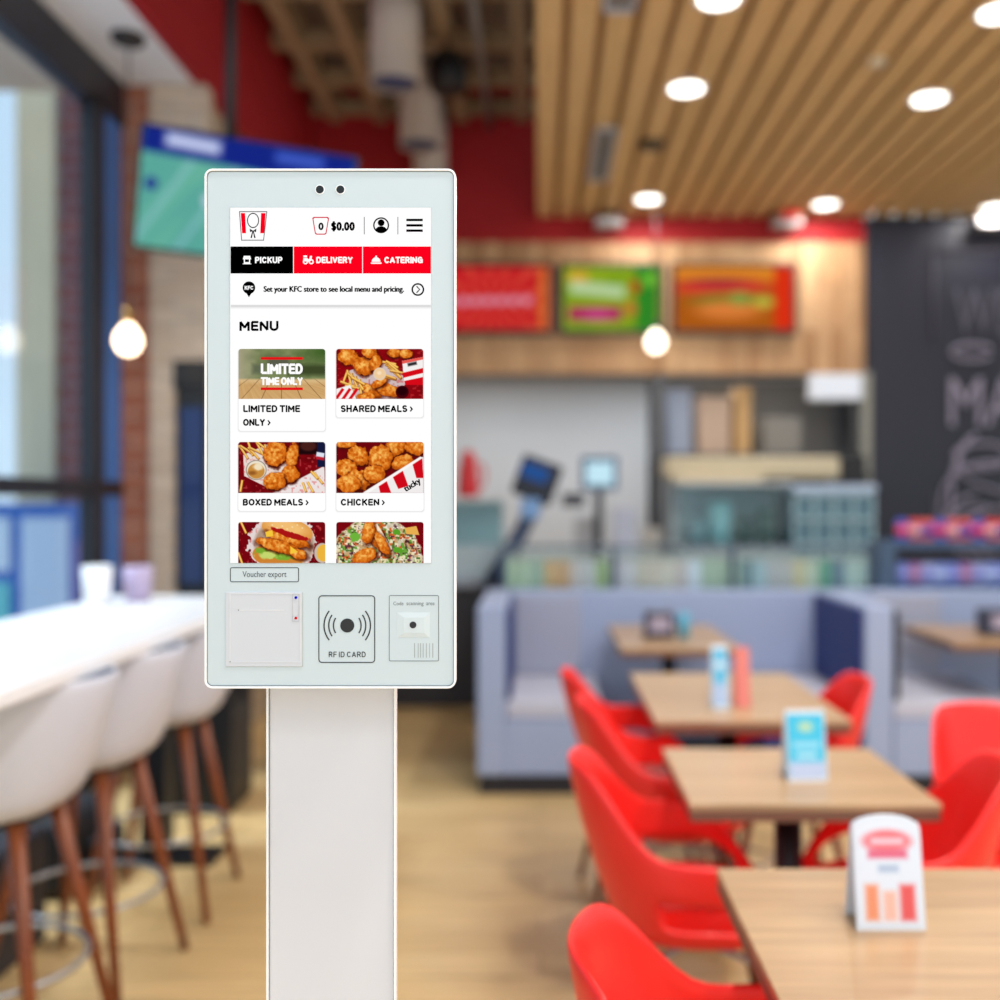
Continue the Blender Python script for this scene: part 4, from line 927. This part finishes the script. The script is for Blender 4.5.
# tabs
ui('pickup_tab', lambda bm, l: face(bm, rect(230.7, 293.2, 246.6, 273.6), l), UK, label='black tab')
ui('delivery_tab', lambda bm, l: face(bm, rect(293.9, 362.3, 246.6, 273.6), l), UR, label='red tab')
ui('catering_tab', lambda bm, l: face(bm, rect(363.0, 431.0, 246.6, 273.6), l), UR, label='red tab')
for s, x0, x1 in (('PICKUP', 255.2, 282.6), ('DELIVERY', 316.4, 352.8), ('CATERING', 384.4, 422.8)):
    ui('tab_lettering', lambda bm, l, s=s, x0=x0, x1=x1: text_bm(bm, s, mp(l), (x0, x1, 256.9, 263.4), 0.03), UW, 0.75)
def ic_store(bm, l):
    face(bm, [(244.0, 256.0), (250.4, 256.0), (251.4, 259.6), (243.0, 259.6)], l); face(bm, rect(244, 245.2, 259.6, 264.2), l); face(bm, rect(249.2, 250.4, 259.6, 264.2), l); face(bm, rect(245.2, 249.2, 262.2, 264.2), l); face(bm, rect(242.8, 251.6, 263.8, 264.4), l + .02)
ui('store_icon', ic_store, UW, 0.75)
def ic_moped(bm, l):
    for x in (305.6, 311.4): ringp(bm, disc(x, 261.9, 2.6, 18), disc(x, 261.9, 1.3, 18), l - 0.05, l)
    face(bm, [(303.6, 258.2), (307.6, 258.2), (309, 260.6), (310.2, 256), (312.2, 256), (311.6, 260.8), (308, 262.2), (303.4, 260.4)], l); face(bm, rect(303.6, 307.2, 255.6, 257.6), l); face(bm, rect(304, 309.6, 259.2, 261.6), l + .02)
ui('moped_icon', ic_moped, UW, 0.75)
def ic_cloche(bm, l):
    face(bm, [(371.6 + 4.6 + 4.4 * math.cos(PI + t * PI / 12), 262 + 4.6 * math.sin(PI + t * PI / 12)) for t in range(13)], l); face(bm, rect(371.0, 381.6, 262.6, 264.0), l); face(bm, disc(376.2, 256.6, 0.9, 12), l)
ui('cloche_icon', ic_cloche, UW, 0.75)
# location strip
def pin(bm, l): face(bm, disc(249.1, 287.8, 6.3), l); face(bm, [(246.4, 293), (251.8, 293), (249.1, 297.4)], l + 0.01)
ui('location_pin', pin, UK); ui('pin_lettering', lambda bm, l: text_bm(bm, 'KFC', mp(l), (244.8, 253.6, 285.9, 289.9), 0.03), UW, 0.7)
ui('store_notice', lambda bm, l: text_bm(bm, 'Set your KFC store to see local menu and pricing.', mp(l), (264, 403.8, 286.3, 293.6), 0.032), UK)
def chev(bm, l, x=417.9, y=289.6, r=6.4):
    ringp(bm, disc(x, y, r), disc(x, y, r - 1.6), l - 0.05, l); face(bm, [(x - 1.8, y - 3), (x - .8, y - 3.6), (x + 2.4, y), (x + 1.2, y)], l); face(bm, [(x - 1.8, y + 3), (x - .8, y + 3.6), (x + 2.4, y), (x + 1.2, y)], l)
ui('arrow_button', chev, UK)
for y0, y1, c in ((304.8, 305.6, 232), (305.6, 306.6, 210), (306.6, 307.8, 232), (307.8, 309, 246)):
    ui('strip_shadow', lambda bm, l, y0=y0, y1=y1: face(bm, rect(231, 431, y0, y1), l), E('line %d' % c, (c, c, c)))  # drop shadow under the strip, drawn as grey bands of the screen layout
ui('menu_heading', lambda bm, l: text_bm(bm, 'MENU', mp(l), (239.6, 278.6, 321.0, 331.0), 0.03), UK)
# cards
def card(x0, x1, y0, y1, yp, lines, pic):
    r = 3
    for k, c in ((1.6, 246), (0.9, 232)): ui('card_shadow', lambda bm, l, k=k: face(bm, rr(x0 - k * .7, x1 + k * .7, y0, y1 + k, r), l), E('edge %d' % c, (c, c, c)), 0.4 + (1.6 - k) * 0.05)  # soft drop shadow of each card, drawn in pale greys on the screen
    ui('card', lambda bm, l: face(bm, rr(x0, x1, y0, y1, r), l), UW, 0.5)
    for s, a, b2, yt, yb in lines: ui('card_caption', lambda bm, l, s=s, a=a, b2=b2, yt=yt, yb=yb: text_bm(bm, s, mp(l), (a, b2, yt, yb), 0.03), UK, 0.6)
    s, a, b2, yt, yb = lines[-1]; xx = b2 + 2.4; ym = (yt + yb) / 2 + 0.4
    ui('card_arrow', lambda bm, l: (face(bm, [(xx, yt + 1.9), (xx + 1.0, yt + 1.1), (xx + 3.3, ym), (xx + 1.5, ym)], l), face(bm, [(xx + 1.5, ym), (xx + 3.3, ym), (xx + 1.0, yb - .3), (xx, yb - 1.1)], l)), UK, 0.6)
    # rounded top corners of the picture: white corner covers
    pic.mesh('food_picture', lambda x, y: K(x0 + x, y0 + y, 0.6), emit_attr('ui picture', 1.0), disp)
    def corner(bm, l):
        for cx, sx in ((x0, 1), (x1, -1)):
            face(bm, [(cx, y0), (cx + sx * 2.6, y0), (cx + sx * 1.2, y0 + 0.4), (cx + sx * 0.4, y0 + 1.2), (cx, y0 + 2.6)], l)
    ui('picture_corner', corner, UW, 0.7)
W_, H_ = 86.6, 50.0; RS = 2.0
# 1 limited time
P = Pic(W_, H_, RS, (88, 104, 62)); n1 = fbm(P.x / 10, P.y / 8, 5)
P.mix(n1 * 0.9, (150, 160, 110)); P.mix(np.clip(1 - P.x / 26, 0, 1) * 0.8, (176, 166, 140)); P.rect(40, 14, 22, 12, (88, 92, 74), 0, 6); P.rect(20, 20, 12, 9, (96, 104, 80), 0, 5); P.mix(np.clip((P.x - 50) / 40, 0, 1) * np.clip((20 - P.y) / 16, 0, 1), (58, 92, 34)); P.rect(70, 21, 40, 10, (60, 72, 40), 0, 5)
tb = P.soft(30.5 - P.y, 2.5); wn = fbm(P.x / 2 / (0.3 + (P.y - 20) / 30 + 1e-3), P.y / 16, 9)
P.mix(tb, (214, 176, 120)); P.mix(tb * wn * 0.8, (190, 144, 88)); P.mix(tb * np.clip(1 - (P.y - 30) / 6, 0, 1) * 0.5, (240, 222, 180))
for k in range(-4, 6):
    xc = 43 + k * 11; xl = 43 + k * 20
    X = xc + (xl - xc) * (P.y - 30) / 20; P.mix(tb * P.soft(abs(P.x - X) - 0.3, 0.5), (110, 70, 36))
card(238.7, 325.3, 349, 431, 399, [('LIMITED TIME', 243.4, 300.2, 405.2, 412.2), ('ONLY', 243.2, 265.2, 418.9, 425.9)], P)
ui('picture_rule', lambda bm, l: (face(bm, rect(261, 303, 357.2, 359.8), l), face(bm, rect(261, 303, 387.6, 390.2), l)), E('rule red', (226, 20, 24)), 0.8)
ui('picture_lettering', lambda bm, l: (text_bm(bm, 'LIMITED', mp(l), (261, 303, 363.6, 374.2), 0.03), text_bm(bm, 'TIME ONLY', mp(l), (261, 303, 377.2, 385.2), 0.03)), UW, 0.8)
# 2 shared meals
P = Pic(W_ + .4, H_, RS, (150, 8, 18)); P.mix(fbm(P.x / 8, P.y / 6, 2) * 0.6, (96, 2, 10))
P.poly([(12, 22), (44, 12), (72, 30), (60, 50), (14, 50)], (206, 186, 186)); P.speckle(0.72, (206, 60, 60), 2.2, 3, 0.5)
for a in ((12, 8, 11, 8, 10, 1), (27, 17, 10, 9, 40, 2), (33, 3, 8, 6, 0, 3), (58, 4, 7, 5, 0, 4), (70, 5, 6, 5, 0, 6), (39, 14, 6, 8, 30, 5)): P.chicken(*a)
P.chicken(34, 42, 12, 5, 35, 7); P.chicken(52, 41, 13, 6, 20, 8); P.chicken(43, 34, 9, 4, -30, 9); P.chicken(30, 48, 10, 4, 0, 12)
for k in range(12): P.fry(9 + (k * 5) % 16, 28 + (k * 3.1) % 12, 15, 110 - k * 9, k % 3)
for k in range(12): P.fry(53 + (k * 2.3) % 9, 14 + (k * 3.7) % 16, 14, 10 + (k * 11) % 40, k % 3)
P.poly([(66, 12), (87, 8), (87, 36), (68, 34)], (244, 240, 238))
P.poly([(66, 24), (87, 19), (87, 24), (67, 29)], (214, 10, 24)); P.poly([(68, 32), (87, 28), (87, 36), (69, 36)], (214, 10, 24)); P.poly([(66, 12), (87, 8), (87, 10.5), (66, 15)], (236, 90, 80))
P.rect(76, 15, 9, 3, (40, 36, 40), -12, 1.5)
P.poly([(0, 40), (14, 36), (20, 50), (0, 50)], (244, 240, 238))
for k in range(3): P.rect(3 + k * 7, 45.5, 3, 14, (214, 10, 24), 35)
P.ell(43.5, 25, 6.4, 6.4, (226, 206, 180)); P.ell(43.5, 24.6, 5.2, 5.0, (240, 202, 152)); P.ell(43, 24, 2.2, 1.8, (250, 224, 190), e=1.5)
P.ell(66, 43, 6.6, 6.4, (66, 4, 12)); P.ell(66, 42, 5, 4.4, (38, 0, 8), e=1.5)
card(336.3, 423.3, 349, 417.4, 399, [('SHARED MEALS', 340.8, 407.4, 405.2, 412.2)], P)
# 3 boxed meals
P = Pic(W_ + .4, 51, RS, (136, 8, 18)); P.mix(fbm(P.x / 8, P.y / 6, 12) * 0.7, (84, 2, 10))
P.poly([(5, 13), (30, 2), (58, 30), (60, 38), (30, 46), (6, 34)], (232, 216, 208)); P.poly([(34, 51), (86, 24), (87, 51)], (236, 226, 224)); P.speckle(0.74, (214, 90, 90), 2.0, 5, 0.5)
for k in range(9): P.fry(2 + k * 3.3, 5 + (k * 5) % 7, 16, 20 + (k * 37) % 60, k % 3)
P.chicken(37, 12, 12, 13, 15, 31); P.chicken(54, 14, 6, 13, 12, 32); P.chicken(52, 32, 9, 9, 0, 33, 0.95); P.chicken(37, 39, 11, 9, 0, 34)
P.ell(18, 28, 10.4, 10, (150, 140, 130)); P.ell(18, 28, 9.4, 9, (236, 226, 206)); P.ell(18, 29, 8.4, 7.6, (200, 140, 62)); P.ell(20, 25, 5, 3.6, (240, 224, 190), e=2, warp=.3); P.ell(14, 31, 4, 2, (150, 90, 36), e=2)
P.rect(70, 5, 19, 15, (30, 8, 12), 0, 2); P.ell(70, 4, 8, 5, (70, 30, 26), e=2); P.rect(83, 12, 8, 26, (20, 24, 60), 0, 1); P.rect(82, 13, 8, 5, (220, 226, 240), 10, 1); P.rect(82, 16.4, 8, 3, (190, 30, 50), 10, 1)
for a in ((80, 36, 14, 52), (66, 45, 10, 70), (72, 45, 12, 60), (3, 44, 12, 100), (76, 33, 10, 48)): P.fry(*a)
card(238.4, 325.4, 442, 511, 493, [('BOXED MEALS', 243.0, 303.2, 498.8, 505.6)], P)
# 4 chicken
P = Pic(W_ + .6, 51, RS, (122, 8, 16)); P.mix(fbm(P.x / 8, P.y / 6, 22) * 0.6, (80, 2, 10))
for a in ((9, 2, 10, 4, 0, 41), (22, 14, 11, 10, 20, 42), (58, 6, 13, 8, -20, 44), (80, 5, 12, 8, 0, 45), (44, 16, 12, 13, 0, 43), (66, 20, 11, 7, -20, 49), (10, 26, 10, 9, 0, 46), (22, 38, 13, 10, 10, 47), (38, 32, 11, 9, -10, 48), (12, 42, 12, 9, 0, 50)): P.chicken(*a)
P.poly([(28, 50), (84, 15), (87, 15), (87, 51), (28, 51)], (240, 236, 236))
P.poly([(42, 43), (50, 38), (55, 51), (44, 51)], (206, 8, 24)); P.poly([(56, 34), (66, 27.5), (72, 44), (62, 47)], (206, 8, 24)); P.poly([(76, 21.5), (86, 16), (87, 36), (80, 36)], (206, 8, 24))
P.poly([(26, 51), (84, 14.6), (86, 16.2), (32, 51)], (250, 248, 246)); P.poly([(66, 47), (87, 38), (87, 51), (66, 51)], (240, 236, 236))
card(336.4, 423.7, 442, 511, 493, [('CHICKEN', 340.9, 379.4, 498.8, 505.6)], P)
def mprot(cx, cy, a, l):
    a = math.radians(a); return lambda x, y: K(cx + (x - cx) * math.cos(a) - (y - cy) * math.sin(a), cy + (x - cx) * math.sin(a) + (y - cy) * math.cos(a), l)
ui('picture_lettering', lambda bm, l: text_bm(bm, 'tucky', mprot(413, 484, -32, l), (403, 421, 481, 489), 0.02), UK, 0.8)
# 5 burger
P = Pic(W_ + .4, 41, RS, (130, 8, 18)); P.mix(fbm(P.x / 8, P.y / 6, 32) * 0.7, (80, 2, 10))
P.ell(44, 22, 34, 30, (226, 214, 212), warp=0.15, seed=8); P.speckle(0.76, (214, 80, 80), 2.0, 6, 0.6)
P.ell(46, 22, 30, 25, (176, 150, 130), e=3)
P.ell(40, 34, 26, 12, (206, 130, 50), 6); P.ell(49, 8, 26, 12, (222, 152, 72), 12); P.ell(48, 5, 20, 7, (242, 190, 116), 12, e=5)
P.ell(38, 31, 22, 6, (120, 170, 50), 10, warp=.5, seed=4); P.ell(30, 33, 10, 4, (196, 214, 110), 0, e=1.5, warp=.5)
P.chicken(50, 17, 22, 6, 18, 61); P.chicken(40, 24, 22, 6, 14, 62); P.chicken(60, 32, 9, 5, 20, 63)
P.ell(50, 12, 20, 3, (170, 20, 20), 18, warp=.4, seed=5); P.poly([(27, 10), (34, 8), (35, 14), (28, 15)], (246, 200, 60)); P.poly([(52, 24), (60, 30), (52, 32)], (246, 200, 60))
for k in range(7): P.ell(34 + k * 5, 3 + (k * 3) % 5, 0.8, 0.5, (250, 232, 190))
for a in ((5, 5, 14, 65), (2, 36, 12, 70)): P.fry(*a)
P.ell(84, 31, 8, 10, (196, 186, 176)); P.ell(85, 31, 6.5, 8.5, (236, 180, 60))
card(238.4, 325.4, 522, 562.8, 563, [], P) if False else None
def bare(x0, x1, y0, pic):
    pic.mesh('food_picture', lambda x, y: K(x0 + x, y0 + y, 0.6), emit_attr('ui picture', 1.0), disp)
    def corner(bm, l):
        for cx, sx in ((x0, 1), (x1, -1)): face(bm, [(cx, y0), (cx + sx * 2.6, y0), (cx + sx * 1.2, y0 + 0.4), (cx + sx * 0.4, y0 + 1.2), (cx, y0 + 2.6)], l)
    ui('picture_corner', corner, UW, 0.7)
bare(238.4, 325.4, 522, P)
# 6 salad bowl
P = Pic(W_ + .6, 41, RS, (134, 8, 18)); P.mix(fbm(P.x / 8, P.y / 6, 42) * 0.6, (90, 2, 10))
P.ell(40, 36, 46, 40, (206, 196, 170), e=1, warp=.05)
bowl = P.soft((np.sqrt(((P.x - 40) / 45) ** 2 + ((P.y - 36) / 39) ** 2) - 1) * 30, 1)
for thr, c, s_, sd in ((0.45, (196, 160, 110), 4, 3), (0.58, (96, 156, 50), 4.4, 7), (0.62, (238, 222, 182), 3.2, 11), (0.66, (212, 90, 36), 3.2, 15), (0.66, (64, 108, 34), 2.6, 19), (0.7, (92, 40, 60), 2.4, 23), (0.7, (244, 236, 214), 1.8, 27), (0.78, (60, 34, 20), 1.4, 29)): P.speckle(thr, c, s_, sd, bowl * 0.9)
P.chicken(40, 14, 8, 16, -28, 71); P.chicken(28, 34, 13, 7, -20, 72); P.poly([(38, 3), (41, 2), (56, 27), (53, 29)], (246, 230, 206)); P.chicken(32, 10, 6, 12, 10, 73); P.chicken(46, 22, 5, 13, -30, 74)
P.ell(60, 10, 4, 3, (90, 160, 40), 20, warp=.5, seed=3); P.ell(18, 14, 5, 4, (110, 180, 60), warp=.5, seed=6); P.ell(62, 28, 5, 3, (90, 160, 40), warp=.5, seed=9); P.poly([(68, 6), (80, 4), (83, 13), (70, 12)], (232, 176, 80))
bare(336.4, 423.7, 522, P)

# lower controls
vl = bmesh.new(); rring(vl, 230.0, 299.0, 567.3, 582.2, 2, 0.8, -0.5, 0.2); vf = put('voucher_sign', vl, M_INK, kio)
bm = bmesh.new(); text_bm(bm, 'Voucher export', mp(0.2), (242.6, 286.5, 571.2, 579.0), 0.0); put('lettering', bm, M_INK, vf)
bm = bmesh.new(); plate(bm, rect(226, 302.2, 592, 666.4), -3, 0.8); pr = put('receipt_printer', bm, mat('printer grey', (205, 209, 217), 0.5), kio, bevel=0.0003)
bm = bmesh.new(); rring(bm, 230.0, 301.0, 593.2, 662.0, 0.4, 0.5, 0.6, 1.1); put('cover_seam', bm, mat('seam white', (222, 222, 226), 0.4), pr)
bm = bmesh.new(); plate(bm, rect(302.2, 303.0, 592.4, 666.4), -2, 0.6); plate(bm, rect(226.2, 302.6, 666.4, 666.9), -2, 0.6); put('edge_gap', bm, mat('gap grey', (176, 184, 186), 0.5), pr)
bm = bmesh.new(); plate(bm, rect(239.5, 284, 609.7, 610.4), 0.7, 0.95); put('paper_slot', bm, mat('slot white', (226, 226, 230), 0.4), pr)
bm = bmesh.new()
for x, y in ((238.8, 610), (230.4, 661.6)): plate(bm, disc(x, y, 0.5, 12), 0.7, 1.15)
put('screw', bm, M_INK, pr)
bm = bmesh.new(); rring(bm, 292.7, 299.2, 593.6, 621.6, 0.4, 0.4, 0.7, 1.2); put('indicator_strip', bm, mat('strip grey', (186, 186, 190), 0.5), pr)
for y, c, nm in ((597.6, (20, 20, 200), 'blue'), (618.0, (226, 20, 30), 'red')):
    bm = bmesh.new(); plate(bm, disc(296.1, y, 1.4, 20), 0.7, 1.3); put('indicator_light', bm, emit('led ' + nm, c, 1.0), pr, label=nm + ' indicator light')
bm = bmesh.new(); rring(bm, 318.4, 375.2, 595.3, 662.9, 3.6, 1.0, -0.5, 0.25); cr_ = put('card_reader', bm, M_INK, kio)
bm = bmesh.new(); plate(bm, disc(347.3, 625.5, 7.0, 36), -1, 0.3); put('target_dot', bm, mat('ink black', (26, 28, 32), 0.5), cr_)
bm = bmesh.new()
for r, h in ((13.8, 33), (18.5, 35), (23.2, 39)):
    for s in (0, 180):
        po = [(347.3 + (r + .65) * math.cos(math.radians(s + a)), 625.5 + (r + .65) * math.sin(math.radians(s + a))) for a in np.linspace(-h, h, 17)]
        pi = [(347.3 + (r - .65) * math.cos(math.radians(s + a)), 625.5 + (r - .65) * math.sin(math.radians(s + a))) for a in np.linspace(-h, h, 17)]
        bm = bmesh.new()
        A = [bm.verts.new(K(x, y, 0.3)) for x, y in po]; B = [bm.verts.new(K(x, y, 0.3)) for x, y in pi]
        for i in range(16): bm.faces.new((A[i], A[i + 1], B[i + 1], B[i]))
        put('wave_symbol', bm, _m['ink black'], cr_)
bm = bmesh.new(); caps_bm(bm, 'RF ID CARD', mp(0.3), (328.8, 365.7, 651.6, 657.2), 0.15, 0.26); put('lettering', bm, M_INK, cr_)
bm = bmesh.new(); rring(bm, 389.0, 438.9, 595.2, 661.2, 1.6, 0.6, -0.5, 0.25); cs = put('code_scanner', bm, mat('scanner line', (104, 112, 116), 0.6), kio)
bm = bmesh.new()
for s, a, b2 in (('Code', 393.3, 403.5), ('scanning', 406.6, 423.6), ('area', 426.2, 434.6)): text_bm(bm, s, mp(0.3), (a, b2, 601.6 if s != 'area' else 602.5, 606.4 if 'g' in s else 605.2), 0.0)
put('lettering', bm, _m['scanner line'], cs)
bm = bmesh.new()   # shallow pyramid shaped window
o4 = [bm.verts.new(K(x, y, 0.1)) for x, y in rect(396.8, 430, 612.4, 637.6)]; i4 = [bm.verts.new(K(x, y, 1.0)) for x, y in rect(404, 424, 617.5, 632.5)]
bm.faces.new(i4)
for i in range(4): bm.faces.new((o4[i], o4[(i + 1) % 4], i4[(i + 1) % 4], i4[i]))
put('scan_window', bm, mat('scan window', (206, 218, 223), 0.4), cs)
bm = bmesh.new(); plate(bm, disc(413.1, 624.8, 3.4, 24), 0.5, 1.4); put('scan_lens', bm, _m['ink black'], cs)
bm = bmesh.new()
for x, w in ((414.6, .7), (418.2, .6), (420.6, .6), (423.2, .6), (426.4, .6), (429.6, .5), (432.8, .7)): plate(bm, rect(x - w / 2, x + w / 2, 643.2, 657.6), -0.3, 0.2)
put('barcode', bm, mat('barcode grey', (150, 158, 162), 0.6), cs)
# post and base
PY = 1.045
xL, xR = (267.0 - 540) * 0.001 * PY, (396.3 - 540) * 0.001 * PY
def post_prof(x0, x1, y0, y1, z0, z1, taper):
    bm = bmesh.new(); q = [(x0, y0), (x1, y0), (x1 - taper, y1), (x0 + taper, y1)]
    a = [bm.verts.new((x, y, z0)) for x, y in q]; b = [bm.verts.new((x, y, z1)) for x, y in q]
    bm.faces.new(a); bm.faces.new(b)
    for i in range(4): bm.faces.new((a[i], a[(i + 1) % 4], b[(i + 1) % 4], b[i]))
    return bm
post = put('post', post_prof(xL + 0.002, xR - 0.002, PY, PY + 0.06, 0.02, 1.32, 0.016), mat('post white', (214, 215, 222), 0.4), kio)
for x0, x1 in ((xL, xL + 0.0022), (xR - 0.0022, xR)): rbox('edge_strip', x0, x1, PY - 0.003, PY + 0.006, 0.02, 1.32, M_KW, post)
for x0 in (xL + 0.0022, xR - 0.0030): rbox('edge_groove', x0, x0 + 0.0008, PY - 0.0008, PY + 0.001, 0.02, 1.32, M_KG, post)
rbox('base_plate', -0.39, -0.03, 0.88, 1.25, 0.0, 0.02, mat('base white', (226, 226, 228), 0.4), kio, 0.006)
rbox('mount', -0.24, -0.18, 1.03, 1.07, 1.28, 1.5, M_DARK, kio)
